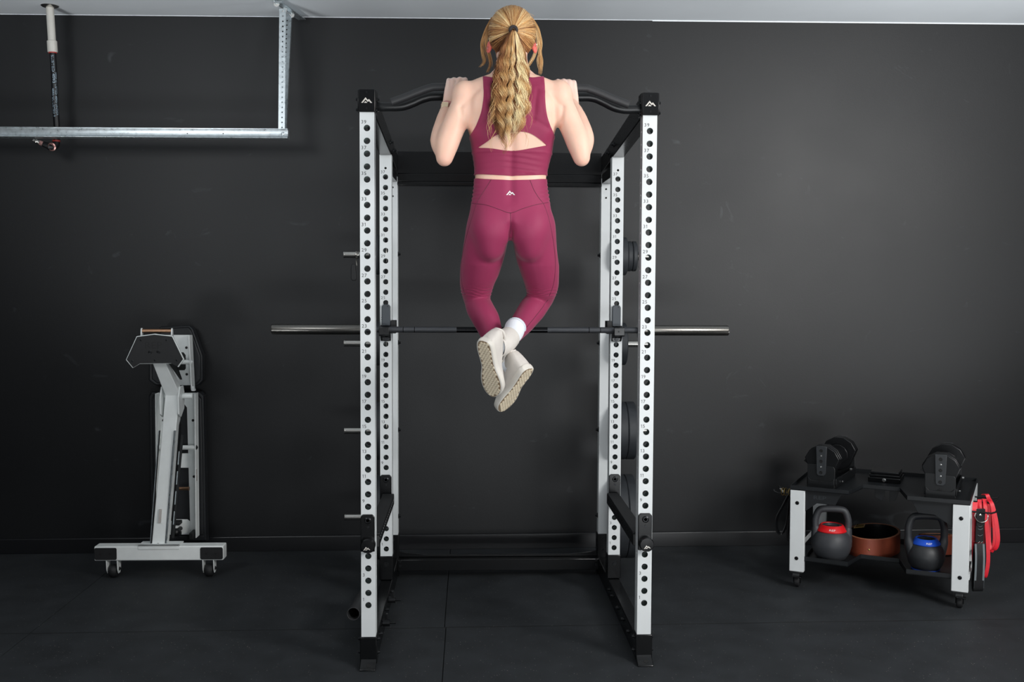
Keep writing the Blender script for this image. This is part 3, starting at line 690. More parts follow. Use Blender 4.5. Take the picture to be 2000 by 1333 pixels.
mb = MB(); mb.prism([(-1.85, 1.247), (-1.703, 1.247), (-1.700, .965), (-1.85, .965)], (0, .006, 0), (0, 1.70, 0)); slab(mb, (-1.696, 1.64, .945), (-1.689, 1.64, .945), (-1.707, 1.64, 1.247), (-1.700, 1.64, 1.247), (0, .065, 0)); slab(mb, (-1.69, 1.63, .94), (-1.672, 1.63, .94), (-1.695, 1.63, .965), (-1.68, 1.63, .965), (0, .03, 0))
sf = mb.build('seat_frame', M['bench_white'], bench, bevel=.0015)
mb = MB()
for p in ((-1.733, 1.176), (-1.733, 1.027)): mb.cyl((p[0], 1.70, p[1]), (p[0], 1.698, p[1]), .0072, n=16)
mb.prism([(-1.80, 1.05), (-1.745, 1.05), (-1.738, 1.06), (-1.738, 1.135), (-1.75, 1.15), (-1.80, 1.15)], (0, -.002, 0), (0, 1.70, 0))
mb.build('cutouts', M['hole'], sf)
mb = MB(); mb.cyl((-1.79, 1.655, 1.099), (-1.70, 1.655, 1.099), .0125, n=18); mb.bolt((-1.694, 1.655, 1.099), (1, 0, 0), .009, .006); mb.build('cross_tube', M['bench_white'], sf)
mb = MB(); mb.ell((-1.765, 1.56, .168), .022, .022, .022); mb.cyl((-1.765, 1.58, .168), (-1.765, 1.65, .168), .012, n=14); mb.box(-1.79, -1.745, 1.55, 1.60, .145, .165); mb.build('adjust_knob', M['satin'], bench)
mb = MB(); mb.box(-1.80, -1.757, 1.60, 1.66, .195, .215); mb.box(-1.708, -1.685, 1.61, 1.70, .113, .15); mb.build('end_stop', M['rubber'], bench, bevel=.003)

# ------------------------------------------------------------------ hung from the ceiling: steel rail, perforated angles, air hose
RY = 1.50
rail = thing('ceiling_rail', 'galvanised steel rail hung from the ceiling on perforated angles at upper left', 'rail', (-1.9, RY, 2.36))
xr = (-1.1273, 1.5000, 2.3370)[0]; zr = (-1.1273, 1.5000, 2.3370)[2]
mb = MB(); sl = -.0045
P = [(0, .025), (-.010, .025), (-.010, .0215), (-.0045, .0205), (-.003, .0155), (-.003, -.0115), (-.0045, -.016), (-.013, -.019), (-.016, -.0265), (0, -.028), (.045, -.028), (.045, .025)]
mb.prism(P, (-3.0, 0, .0045*-3.0), (xr, RY, zr), (0, 1, 0), (0, 0, 1)); ra = mb.build('rail_channel', M['galv'], rail, bevel=.0008)
mb = MB()
for px in [(-1.6578, 1.4970, 2.3309),(-1.4691, 1.4970, 2.3329)]: mb.cyl((px[0], RY-.003, px[2]), (px[0], RY-.0045, px[2]), .0032, n=10)
mb.build('rivet_holes', M['hole'], ra)
mb = MB(); mb.lathe([(.0095, 0), (.0095, .002), (.007, .004), (.003, .0045), (.003, .002), (.0005, .002)], (xr-.0265, RY-.003, zr-.002), (0, -1, 0), 16); mb.build('carriage_bolt', M['galv'], ra)
def angle_iron(a, b, w1, w2, ux, uy, name, pitch, n0):
    a, b = Vector(a), Vector(b); L = (b-a).length; d = (b-a).normalized(); mb = MB()
    n = int(L/pitch); ux, uy = Vector(ux), Vector(uy)
    for e, w, nn in ((ux, w1, uy), (uy, w2, ux)):
        for k in range(n):
            q0, q1 = a+d*(k*pitch), a+d*((k+1)*pitch); c = (q0+q1)/2+e*(w*.56)
            m_ = 16; ci = [c+e*((.0043)*math.cos(2*math.pi*j/m_))+d*((.0043)*math.sin(2*math.pi*j/m_)) for j in range(m_)]
            sq = []
            for j in range(m_):
                t = 2*math.pi*j/m_; cx_, sy_ = math.cos(t), math.sin(t); s_ = 1/max(abs(cx_), abs(sy_)); sq.append((q0+q1)/2+e*(w/2+cx_*s_*w/2)+d*(sy_*s_*pitch/2))
            mb.add(sq+ci+[p+nn*.002 for p in ci], [(j, (j+1) % m_, m_+(j+1) % m_, m_+j) for j in range(m_)]+[(m_+j, m_+(j+1) % m_, 2*m_+(j+1) % m_, 2*m_+j) for j in range(m_)])
    o = mb.build(name, M['galv'], rail, smooth=0); return o
T1, B1 = Vector((-1.1682, 1.5000, 3.0171)), Vector((-1.1787, 1.5000, 2.3554))
angle_iron(B1, T1, .0345, .028, (1, 0, 0), (0, 1, 0), 'perforated_angle', .0266, 0)
T2, B2 = Vector((-1.1381, 1.7000, 3.0213)), Vector((-1.1446, 1.5450, 2.3706))
angle_iron(B2, T2, .040, .026, (-1, 0, 0), (0, 1, 0), 'perforated_angle', .0266, 0)
zc = 3.042+SL*-1.13
mb = MB(); a = Vector((-1.185, 1.44, zc-.004)); b = Vector((-1.115, 1.80, zc-.004))
mb.obox((a+b)/2, b-a, .004, .045, (b-a).length); mb.obox((a+b)/2+Vector((.02, 0, -.018)), b-a, .04, .004, (b-a).length)
cb = mb.build('ceiling_angle', M['galv'], rail, bevel=.0008)
mb = MB()
for t in (.15, .45, .75): 
    p = a.lerp(b, t); mb.bolt(p+Vector((-.004, -.012, -.018)), (-.2, -1, -.1), .011, .01)
mb.build('bolts', M['zinc'], cb)

hx = -2.42
hose = thing('air_hose', 'black printed hose dropping from a white ceiling pipe behind the rail', 'hose', (hx, 1.64, 2.30))
zc = 3.042+SL*hx
p0, p1 = Vector((-2.421, 1.64, zc)), Vector((-2.4103, 1.6400, 2.7740))
mb = MB(); mb.lathe([(.021, 0), (.045, -.001), (.046, -.003), (.038, -.009), (.0215, -.013)], p0, (0, 0, 1), 32); mb.build('escutcheon', M['chrome'], hose)
d = (p1-p0).normalized()
mb = MB(); mb.tube([p0, p0.lerp(p1, .5), p1-d*.01], .0205, 24); mb.build('pvc_pipe', M['pvc'], hose)
mb = MB(); mb.lathe([(.021, 0), (.0262, .002), (.0262, .058), (.024, .062)], p1-d*.066, d, 28); mb.build('coupling', M['pvc'], hose, bevel=.001)
mb = MB(); mb.lathe([(.0215, 0), (.0215, .0035), (.0205, .006)], p1-d*.005, d, 24); mb.build('glue_ring', M['pvc_red'], hose)
HP = smooth_path([p1, Vector((-2.4046, 1.6400, 2.6484)), Vector((-2.4052, 1.6450, 2.5122)), Vector((-2.4003, 1.6500, 2.3756)), Vector((-2.4046, 1.6500, 2.2955))], 10)
mb = MB(); mb.tube(HP, .0165, 20); hs = mb.build('hose_body', M['hose'], hose)
mb = MB()
Lh = 0; cum = [0]
for i in range(1, len(HP)): cum.append(cum[-1]+(HP[i]-HP[i-1]).length)
def on_hose(v):   # v.x across (angle), v.z down along the hose
    s_ = -v.z; i = 1
    while i < len(HP)-1 and cum[i] < s_: i += 1
    t = (s_-cum[i-1])/(cum[i]-cum[i-1]); p = HP[i-1].lerp(HP[i], t); an = v.x/.0169
    return p+Vector((math.sin(an)*.0169, -math.cos(an)*.0169, 0))
text_mesh('SLISTED 4093', .0195, (-.0035, 0, -.012), (0, 0, -1), (.95, 0, .15), mb, sx=1.35, proj=on_hose)
text_mesh('MDF C LISTED 4093 UNDER', .0168, (.0085, 0, -.105), (0, 0, -1), (.95, 0, .15), mb, sx=1.12, proj=on_hose)
text_mesh('4093 UL LISTED 9', .0168, (-.008, 0, -.19), (0, 0, -1), (.95, 0, .15), mb, sx=1.2, proj=on_hose)
mb.build('hose_print', M['hose_ink'], hs, smooth=0)
e = HP[-1]
mb = MB(); mb.cyl(e+Vector((0, 0, .014)), e+Vector((0, 0, .004)), .0205, n=24); mb.build('red_seal', M['pvc_red'], hose)
mb = MB(); mb.tube(smooth_path([e+Vector((0, 0, .006)), e+Vector((-.002, -.004, -.014)), e+Vector((-.012, -.022, -.028)), e+Vector((-.03, -.03, -.024))], 5), .0195, 18); mb.build('elbow', M['hose'], hose)
mb = MB(); mb.lathe([(.021, 0), (.0225, .003), (.0225, .009), (.017, .011), (.017, .002), (.002, .001)], e+Vector((-.006, -.036, -.026)), (-.15, -1, -.25), 24); mb.build('elbow_rim', M['fitting'], hose)
q0 = e+Vector((-.03, -.03, -.022)); dd = Vector((-.93, -.15, .36)).normalized()
mb = MB(); mb.cyl(q0, q0+dd*.03, .0165, .015, n=8); mb.build('hose_nut', M['bolt'], hose, bevel=.001)
mb = MB(); mb.cyl(q0+dd*.03, q0+dd*.048, .0135, n=6); mb.build('brass_fitting', M['fitting'], hose, bevel=.001)
mb = MB(); mb.lathe([(.0125, 0), (.0125, .006), (.009, .008), (.0115, .014), (.0115, .02), (.008, .024), (.008, .034)], q0+dd*.048, dd, 18); mb.build('quick_coupler', M['chrome'], hose)
# ------------------------------------------------------------------ rolling dumbbell stand with everything on it
CROT = (.0029, -.0050, R(-29.4)); CL = (1.469, .996, .0085)
CM = Matrix.Translation(CL) @ Euler(CROT).to_matrix().to_4x4()
def cw(mb): mb.v = [tuple(CM @ Vector(v)) for v in mb.v]; return mb
def cloc(u, v, z): return tuple(CM @ Vector((u, v, z)))
cart = thing('dumbbell_stand', 'black and white two-tray rolling stand in the right corner', 'stand', CL, CROT)
def cb(mb, name, m, parent=cart, **k): return mb.build(name, m, parent, local=True, **k)
NOTCH = [(0, 0), (.285, -.006), (.324, .190), (.500, .190), (.556, -.012), (.832, 0), (.832, .637), (0, .637)]
def tray(name, P, z, lip, t=.004):
    mb = MB(); mb.prism(P, (0, 0, t), (0, 0, z), (1, 0, 0), (0, 1, 0))
    n = len(P)
    for i in range(n):
        a, b = Vector((*P[i], z)), Vector((*P[(i+1) % n], z)); d = (b-a).normalized(); nn = Vector((-d.y, d.x, 0))*.003
        mb.add([a, b, b+nn, a+nn, a+Vector((0, 0, lip)), b+Vector((0, 0, lip)), b+nn+Vector((0, 0, lip)), a+nn+Vector((0, 0, lip))], [(0, 1, 2, 3), (4, 5, 6, 7), (0, 1, 5, 4), (1, 2, 6, 5), (2, 3, 7, 6), (3, 0, 4, 7)])
    return cb(mb, name, M['tray'], smooth=0)
tray('top_tray', NOTCH, .500, .022)
tray('lower_tray', [(.07, .016), (.284, .010), (.320, .190), (.504, .190), (.556, .008), (.762, .016), (.762, .62), (.07, .62)], .137, .024)
for u0, u1 in ((.0, .072), (.757, .832)):
    for v0, v1 in ((.0, .03), (.607, .637)):
        mb = MB(); mb.box(u0, u1, v0, v1, .083, .499); lg = cb(mb, 'leg', M['white'], bevel=.003)
        mb = MB()
        if v0 == 0:
            for z in (.435, .152): mb.lathe([(.0095, 0), (.0095, .002), (.006, .004), (.005, .0015), (.0005, .0015)], ((u0+u1)/2, v0, z), (0, -1, 0), 14)
            cb(mb, 'bolts', M['bolt'], lg)
        # swivel caster
        u, v = (u0+u1)/2, v0+.02 if v0 == 0 else v1-.02
        mb = MB(); mb.box(u-.03, u+.03, v-.028, v+.028, .077, .084)
        for q in (-1, 1): mb.prism([(-.02, .077), (.012, .077), (.022, .03), (.012, .018), (0, .022)], (.003, 0, 0), (u+q*.017-.0015, v, 0), (0, 1, 0), (0, 0, 1))
        mb.prism([(-.028, .077), (.01, .077), (.01, .066), (-.035, .062)], (.034, 0, 0), (u-.017, v, 0), (0, 1, 0), (0, 0, 1))
        ca = cb(mb, 'caster', M['satin'], bevel=.001)
        mb = MB(); mb.lathe([(.004, -.014), (.021, -.014), (.027, -.009), (.028, 0), (.027, .009), (.021, .014), (.004, .014)], (u, v+.008, .0285), (1, 0, 0), 28); cb(mb, 'wheel', M['rubber'], ca)
        mb = MB(); mb.box(u-.012, u+.03, v-.052, v-.028, .060, .066); cb(mb, 'brake_pedal', M['black'], ca, bevel=.0015)
for P in ([(.072, .499), (.249, .499), (.219, .436), (.129, .438), (.072, .392)], [(.57, .499), (.603, .438), (.676, .436), (.757, .386), (.757, .499)]):
    mb = MB(); mb.prism(P, (0, .004, 0), (0, .018, 0)); br = cb(mb, 'front_bracket', M['tray'], bevel=.001)
    if P[0][0] < .1:
        mb = MB(); text_mesh('REP', .0265, (.110, .0175, .4585), (1, 0, 0), (0, 0, 1), mb, sx=1.5); o = cb(mb, 'lettering', M['relief'], br, smooth=0)
for P in ([(.374, .499), (.422, .499), (.423, .462), (.41, .436), (.376, .451)], [(.446, .499), (.494, .499), (.474, .442), (.447, .437)]):
    mb = MB(); mb.prism(P, (0, .005, 0), (0, .24, 0)); cb(mb, 'hook_tab', M['tray'], bevel=.001)
for u in (.0, .832):
    mb = MB(); mb.box(u-.003, u+.003, .03, .607, .43, .499); mb.box(u-.003, u+.003, .03, .607, .137, .161)
    cb(mb, 'side_panel', M['white'], bevel=.001)
for (u, s, vs) in ((.835, 1, (.10, .22, .34)), (-.003, -1, (.12, .24))):
    for v in vs:
        mb = MB(); zh = .452 if (v < .15 or s < 0) else .478; mb.tube([(u, v, zh), (u+s*.085, v, zh), (u+s*.102, v, zh+.007), (u+s*.107, v, zh+.016)], .0042, 10); cb(mb, 'side_hook', M['satin'])

# stepped block with a silver screw in the middle of the top tray
t = thing('stepped_block', 'low black stepped block with a silver screw between the two dumbbells', 'weight block', cloc(.40, .45, .504), CROT)
for k, (z0, z1, i) in enumerate(((.504, .529, 0), (.5295, .543, .008), (.5435, .557, .016))):
    mb = MB(); mb.box(.322+i*.6, .482-i*.6, .375+i, .54-i*.3, z0, z1); cw(mb).build('layer', M['black'], t, bevel=.003)
mb = MB(); mb.lathe([(.0095, 0), (.0095, .002), (.004, .003), (.004, .001), (.0005, .001)], (.402, .375, .518), (0, -1, 0), 16); cw(mb).build('screw', M['zinc'], t)

# adjustable dumbbells lying in their cradles
def dumbbell(u, v, yaw_, label):
    q = (CROT[0], CROT[1], CROT[2]+yaw_); L = Matrix.Translation(cloc(u, v, .5045)) @ Euler(q).to_matrix().to_4x4()
    t = thing('adjustable_dumbbell', label, 'dumbbell', cloc(u, v, .5045), q, group='adjustable dumbbells on the stand')
    b = lambda mb, name, m, par=t, **k: mb.build(name, m, par, local=True, **k)
    zc = .125
    def head(y0, y1, r, flip=1):
        P = []
        for k in range(12):
            a = R(15+30*k); x, z = r*math.cos(a), r*math.sin(a)*1.0
            if z < -.02: x *= .78
            P.append((x, zc+max(z, -.085)))
        return P
    def bodyplate(y0, y1, r, name):
        mb = MB(); mb.prism(head(0, 0, r), (0, y1-y0, 0), (0, y0, 0)); return b(mb, name, M['db'], bevel=.003)
    for y0, y1, r in ((.0, .022, .0895), (.0235, .046, .0915), (.0475, .07, .0925), (.335, .358, .0925), (.3595, .382, .0915), (.3835, .405, .0895)):
        bodyplate(y0, y1, r, 'weight_disc')
    mb = MB(); mb.cyl((0, .07, zc), (0, .335, zc), .0165, n=24); b(mb, 'handle', M['knurl'])
    for y in (.085, .305):
        mb = MB(); mb.prism(head(0, 0, .055), (0, .014, 0), (0, y, 0)); b(mb, 'selector', M['db'], bevel=.002)
    for y, s in ((-.0135, -1), (.4055, 1)):
        mb = MB(); mb.prism([(-.0265, .088+zc), (.0265, .088+zc), (.022, zc-.052), (.013, zc-.062), (-.013, zc-.062), (-.022, zc-.052)], (0, s*.004 if s > 0 else .0130, 0), (0, y, 0)); ep = b(mb, 'end_strip', M['dbcap'], bevel=.0015)
        mb = MB()
        for z in (.066, .012, -.045): mb.lathe([(.0085, 0), (.0085, .0012), (.006, .0016), (.005, .0002), (.0004, .0002)], (0, y+(.004 if s > 0 else 0), zc+z), (0, s, 0), 16)
        b(mb, 'socket', M['hole'], ep)
        mb = MB()
        for z in (.04, -.016): mb.lathe([(.0045, 0), (.0045, .001), (.002, .0015), (.0004, .0002)], (0, y+(.004 if s > 0 else 0), zc+z), (0, s, 0), 12)
        b(mb, 'screw', M['zinc'], ep)
    # cradle
    mb = MB(); mb.prism([(-.068, 0), (.068, 0), (.068, .10), (.060, .112), (.03, .114), (-.03, .118), (-.07, .118), (-.07, .03)], (0, .004, 0), (0, -.006, 0))
    mb.box(-.07, .07, -.012, .418, 0, .014); mb.box(-.074, -.068, .0, .41, .012, .05); mb.box(.068, .074, .0, .41, .012, .05)
    mb.prism([(-.05, .036), (.05, .036), (.066, .052), (.066, 0), (-.066, 0), (-.066, .052)], (0, .004, 0), (0, -.013, 0))
    mb.prism([(-.068, 0), (.068, 0), (.068, .10), (-.068, .10)], (0, .004, 0), (0, .413, 0))
    cr = b(mb, 'cradle', M['satin'], bevel=.0015)
    mb = MB(); mb.prism([(-.092, zc+.005), (-.068, zc-.012), (-.068, zc+.03)], (0, .06, 0), (0, .004, 0)); b(mb, 'side_fin', M['db'], cr)
    mb = MB(); mb.cyl((.078, .10, .022), (.084, .10, .022), .005, n=10); mb.cyl((.08, .26, .06), (.09, .26, .06), .007, n=10); b(mb, 'latch_pin', M['zinc'], cr)
    mb = MB(); emblem(mb, (0, -.0125, .042), (1, 0, 0), (0, 0, 1), .03, (0, -.0008, 0)); b(mb, 'emblem', M['hole'], cr, smooth=0)
dumbbell(.136, .095, R(-4.5), 'black adjustable dumbbell in a cradle on the left end of the stand')
dumbbell(.694, .095, R(0), 'black adjustable dumbbell in a cradle on the right end of the stand')

# kettlebells
def kettlebell(u, v, r, hw, hh, yaw_, body, ring, label, base_ring=None):
    q = (CROT[0], CROT[1], CROT[2]+yaw_); t = thing('kettlebell', label, 'kettlebell', cloc(u, v, .1415), q)
    b = lambda mb, name, m, par=t, **k: mb.build(name, m, par, local=True, **k)
    s = r/.1
    mb = MB(); mb.lathe([(.001, 0), (.066*s, 0), (.072*s, .004), (.090*s, .035*s), (.099*s, .068*s), (.0995*s, .085*s), (.094*s, .110*s), (.084*s, .131*s), (.070*s, .143*s), (.066*s, .146*s), (.04*s, .150*s), (.001, .150*s)], (0, 0, 0), (0, 0, 1), 48)
    bd = b(mb, 'body', body, smooth=50)
    mb = MB(); rr = [(.0735*s, .141*s), (.0755*s, .1455*s), (.058*s, .171*s), (.054*s, .174*s), (.049*s, .1725*s)]
    mb.lathe(rr+[(.047*s, .168*s)], (0, 0, 0), (0, 0, 1), 40, cap=False); rg = b(mb, 'collar_ring', ring, smooth=40)
    mb = MB(); mb.lathe([(.0485*s, .170*s), (.044*s, .1715*s), (.036*s, .169*s), (.033*s, .164*s), (.001, .164*s)], (0, 0, 0), (0, 0, 1), 32, cap=False); b(mb, 'cap', body, rg)
    mb = MB()
    def on(vv): # wrap lettering on the conical ring
        a = vv.x/(.067*s); k = vv.z; rad = .0766*s-.0178*s*(k/(.0255*s)); return Vector((rad*math.sin(a), -rad*math.cos(a), .1462*s+k))
    text_mesh('REP', .0125*s, (-.018*s, 0, .0065*s), (1, 0, 0), (.15, 0, .95), mb, sx=1.55, proj=on); b(mb, 'lettering', M['print_white'], rg, smooth=0)
    P = smooth_path([(-.072*s, 0, .09*s), (-hw*.97, 0, .150*s), (-hw, 0, hh*.66), (-hw*.985, 0, hh*.80), (-hw*.80, 0, hh*.955), (-hw*.45, 0, hh), (hw*.45, 0, hh), (hw*.80, 0, hh*.955), (hw*.985, 0, hh*.80), (hw, 0, hh*.66), (hw*.97, 0, .150*s), (.072*s, 0, .09*s)], 5)
    n = len(P); mb = MB(); mb.tube(P, [(.0172+.012*max(0, abs(2*k/(n-1)-1)-.72)/.28) for k in range(n)], 18); b(mb, 'handle', body)
    if base_ring:
        mb = MB(); mb.lathe([(.060*s, -.001), (.071*s, -.001), (.0745*s, .003), (.0735*s, .0065), (.066*s, .006)], (0, 0, 0), (0, 0, 1), 40); b(mb, 'base_ring', base_ring)
kettlebell(.184, .128, .1, .080, .252, R(14), M['kb'], M['kb_red'], 'dark grey kettlebell with a red collar on the lower tray')
kettlebell(.632, .128, .089, .0845, .262, R(20), M['kb_dark'], M['kb_blue'], 'black kettlebell with a blue collar on the lower tray', M['kb_blue'])

# leather lifting belts
def belt(c, a, bb, h, th, yaw_, tiltx, label, inner, gap=0, keep=None):
    q = (CROT[0]+tiltx, CROT[1], CROT[2]+yaw_); t = thing('lifting_belt', label, 'belt', cloc(*c), q)
    n = 64; mb = MB(); mb2 = MB(); mb3 = MB()
    g = lambda k, off, z: (( a+off)*math.cos(2*math.pi*k/n), (bb+off)*math.sin(2*math.pi*k/n), z)
    mb.rings([[g(k, off, z) for k in range(n)] for off, z in ((0, .001), (.001, 0), (.001, h), (0, h-.001))], cap=False, closed=False)
    mb.v = mb.v; o = mb.build('outer_face', M['leather_tan'], t, local=True, smooth=60)
    mb2.rings([[g(k, off, z) for k in range(n)] for off, z in ((-th, h-.001), (-th, .001), (0, 0))], cap=False); mb2.build('inner_face', inner, t, local=True, smooth=60)
    mb3.rings([[g(k, off, z) for k in range(n)] for off, z in ((.0012, h-.002), (.0006, h), (-th*.5, h+.0012), (-th-.0006, h), (-th-.0012, h-.002))], cap=False); mb3.build('rolled_edge', M['leather_edge'], t, local=True, smooth=60)
    return t
bt = belt((.352, .392, .1415), .128, .198, .1, .010, R(-6), 0, 'brown leather lifting belt coiled on the lower tray between the kettlebells', M['leather_black'])
mb = MB()
for k in range(5): mb.tube([(-.10, .06-.012*k, .103), (-.085, .05-.012*k, .112), (-.06, .045-.012*k, .109)], .0022, 8)
mb.tube([(-.105, .075, .105), (-.06, .06, .113), (-.05, .0, .113), (-.098, -.005, .105)], .003, 8, closed=True); mb.build('prong_buckle', M['brass'], bt, local=True)
mb = MB(); a = R(-78); mb.lathe([(.0048, 0), (.0048, .0015), (.001, .002)], (.129*math.cos(a), .199*math.sin(a), .046), (math.cos(a), math.sin(a), 0), 12); mb.build('rivet', M['brass'], bt, local=True)
belt((.655, .46, .1415), .085, .055, .098, .010, R(24), R(-7), 'second brown leather belt, dark inside, behind the black kettlebell', M['leather_black'])

# red bands, black strap and grip on the right-hand hooks
def ribbon(mb, pts, w, th, side):
    pts = smooth_path(pts, 7); side = Vector(side); n = len(pts); rs = []
    for i, p in enumerate(pts):
        d = (pts[min(i+1, n-1)]-pts[max(i-1, 0)]).normalized(); s_ = (side-d*side.dot(d)).normalized(); nn = d.cross(s_)
        rs.append([p+s_*(w/2)+nn*(th/2), p-s_*(w/2)+nn*(th/2), p-s_*(w/2)-nn*(th/2), p+s_*(w/2)-nn*(th/2)])
    mb.rings(rs)
def band(label, loops):
    t = thing('resistance_band', label, 'resistance band', cloc(.88, .25, .46), CROT, group='red bands on the stand hooks')
    mb = MB()
    for L, w in loops: ribbon(mb, L, w, .0035, (1, .25, 0))
    cw(mb).build('loop', M['red'], t, smooth=40)
band('red rubber band hung nearest the stand leg', [([(.846, .150, .487), (.846, .130, .44), (.847, .122, .32), (.849, .122, .23), (.853, .128, .185), (.857, .138, .20), (.858, .15, .30), (.857, .16, .43), (.852, .158, .488)], .022),
     ([(.862, .20, .492), (.866, .178, .45), (.868, .172, .34), (.867, .175, .25), (.866, .20, .24), (.866, .215, .34), (.864, .218, .46), (.862, .206, .492)], .018)])
band('red rubber band in the middle of the hooks, longest loop', [([(.884, .222, .494), (.890, .19, .45), (.901, .182, .33), (.908, .178, .21), (.900, .178, .135), (.890, .188, .122), (.884, .20, .17), (.880, .215, .31), (.878, .232, .45), (.880, .236, .492)], .017),
     ([(.893, .33, .486), (.912, .30, .46), (.925, .29, .37), (.930, .28, .28), (.918, .28, .225), (.905, .29, .25), (.897, .31, .37), (.892, .325, .46)], .016)])
band('red rubber band swinging out furthest to the right', [([(.900, .212, .494), (.918, .19, .478), (.938, .182, .40), (.948, .178, .32), (.942, .178, .275), (.924, .183, .26), (.910, .193, .29), (.906, .21, .39), (.896, .225, .478)], .018),
     ([(.872, .325, .494), (.892, .30, .50), (.907, .30, .45), (.912, .30, .37), (.905, .31, .34), (.894, .32, .38), (.882, .335, .46)], .018)])
SX, SY = 2.279, .66
st = thing('leather_strap', 'black leather strap with a steel ring hanging in front of the red bands', 'strap', (SX, SY, .47))
mb = MB(); mb.prism([(-.0215, .40), (.0205, .40), (.0205, .478), (.0165, .482), (-.0175, .482), (-.0215, .478)], (0, .006, 0), (SX, SY-.004, 0)); mb.prism([(-.0205, .318), (.021, .318), (.0195, .45), (-.0195, .45)], (0, .005, 0), (SX, SY+.002, 0)); mb.build('strap_top', M['leather_black'], st, bevel=.0015)
mb = MB(); mb.tube(smooth_path([(SX-.026, SY-.007, .463), (SX-.032, SY-.008, .448), (SX-.026, SY-.010, .434), (SX-.011, SY-.012, .420), (SX+.008, SY-.012, .419), (SX+.024, SY-.010, .427), (SX+.032, SY-.008, .446), (SX+.027, SY-.006, .462)], 5), .0027, 10); mb.build('ring', M['chrome'], st)
mb = MB(); mb.lathe([(.0065, 0), (.006, .002), (.001, .0045)], (SX-.003, SY-.004, .452), (0, -1, 0), 16); mb.build('rivet', M['chrome'], st)
mb = MB()
for q in (-.0075, .0075): mb.tube([(SX+q-.004, SY, .312), (SX+q-.004, SY-.005, .320), (SX+q+.004, SY-.005, .322), (SX+q+.004, SY, .312)], .0026, 8)
mb.build('links', M['chrome'], st)
mb = MB()
for z in (.355, .385, .40): ribbon(mb, [(SX-.011, SY-.001, z), (SX-.002, SY-.0035, z-.004), (SX+.012, SY-.001, z+.001)], .002, .001, (0, 0, 1))
mb.build('crease', M['stitch'], st)
mb = MB(); ribbon(mb, [(SX-.003, SY-.002, .315), (SX-.004, SY-.012, .25), (SX-.005, SY-.014, .17), (SX-.004, SY-.008, .095), (SX-.002, SY+.012, .088), (SX, SY+.022, .14), (SX, SY+.016, .26), (SX, SY+.004, .312)], .0475, .004, (1, 0, 0)); ls = mb.build('lower_loop', M['leather_black'], st, bevel=.001)
mb = MB()
for q in (-.0195, .0195): ribbon(mb, [(SX-.003+q, SY-.0045, .312), (SX-.004+q, SY-.0145, .25), (SX-.005+q, SY-.0165, .17), (SX-.004+q, SY-.0105, .10)], .0095, .001, (1, 0, 0))
mb.build('edge_stitching', M['stitch'], ls)
gx, gy, gz = (2.5815, 1.0800, 0.2426)
t = thing('hanging_handle', 'black fabric handle hanging behind the red bands', 'handle', (gx, gy, gz))
mb = MB(); mb.tube([(gx-.006, gy, gz-.056), (gx-.004, gy, gz-.05), (gx, gy, gz)], [.018, .02, .018], 16, flat=.6); mb.build('grip', M['rubber'], t)
mb = MB(); ribbon(mb, [(gx-.012, gy, gz), (gx-.03, gy-.05, gz+.09), (gx-.085, gy-.10, gz+.155)], .02, .003, (0, 1, 0)); mb.build('webbing', M['leather_black'], t)
mb = MB(); mb.tube([(gx+.013, gy-.006, gz-.04), (gx+.016, gy-.006, gz-.02), (gx+.012, gy-.006, gz+.005)], .002, 8); mb.build('wire', M['chrome'], t)
# dark strap with gold rings on the left-hand hooks
t = thing('ringed_strap', 'black looped strap with gold rings hanging on the left side of the stand', 'strap', cloc(-.05, .12, .45), CROT)
mb = MB(); ribbon(mb, [(-.030, .12, .452), (-.052, .10, .40), (-.082, .08, .33), (-.080, .075, .27), (-.056, .08, .25), (-.034, .10, .31), (-.026, .12, .43)], .026, .004, (.3, 1, 0)); cw(mb).build('loop', M['leather_black'], t)
mb = MB(); ribbon(mb, [(-.022, .14, .455), (-.030, .135, .36), (-.034, .13, .25), (-.028, .13, .21), (-.020, .14, .30), (-.018, .145, .44)], .03, .004, (.3, 1, 0)); cw(mb).build('tail', M['leather_black'], t)
mb = MB()
for u in (-.062, -.049, -.026):
    mb.tube([(u+.012*math.cos(a)*.35, .12+.018*math.cos(a), .462+.019*math.sin(a)) for a in [2*math.pi*k/20 for k in range(20)]], .0022, 8, closed=True)
cw(mb).build('ring', M['brass'], t)
mb = MB(); mb.tube([(-.06, .12, .455), (-.078, .12, .478)], .0035, 8); mb.tube([(-.054, .11, .458), (-.070, .11, .480)], .0028, 8); cw(mb).build('clasp', M['chrome'], t)
# ------------------------------------------------------------------ the woman at the top of a pull-up, back to the camera
V = Vector
per = thing('person', 'woman in burgundy top and leggings with a blonde ponytail, hanging chin-over-bar with ankles crossed', 'person', (0, -.2, 1.05))
def tri_bvh(me):
    return BVHTree.FromPolygons([v.co.copy() for v in me.vertices], [tuple(p.vertices) for p in me.polygons])
def limb(mb, pts, n=20, sub=6):
    # pts: (position, radius[, flatten]); smooth interpolation, round ends
    P = [V(p[0]) for p in pts]; rr = [p[1] for p in pts]
    Q = smooth_path(P, sub); m = len(P); Rr = []
    for i in range(m-1):
        for k in range(sub):
            t = k/sub; t = t*t*(3-2*t)*.5+t*.5; Rr.append(rr[i]*(1-t)+rr[i+1]*t)
    Rr.append(rr[-1])
    d0 = (Q[0]-Q[1]).normalized(); d1 = (Q[-1]-Q[-2]).normalized()
    pre = [(Q[0]+d0*(Rr[0]*math.sin(a)), Rr[0]*math.cos(a)) for a in (R(75), R(50), R(25))]
    post = [(Q[-1]+d1*(Rr[-1]*math.sin(a)), Rr[-1]*math.cos(a)) for a in (R(25), R(50), R(75))]
    A = pre+list(zip(Q, Rr))+post
    mb.tube([a[0] for a in A], [a[1] for a in A], n)
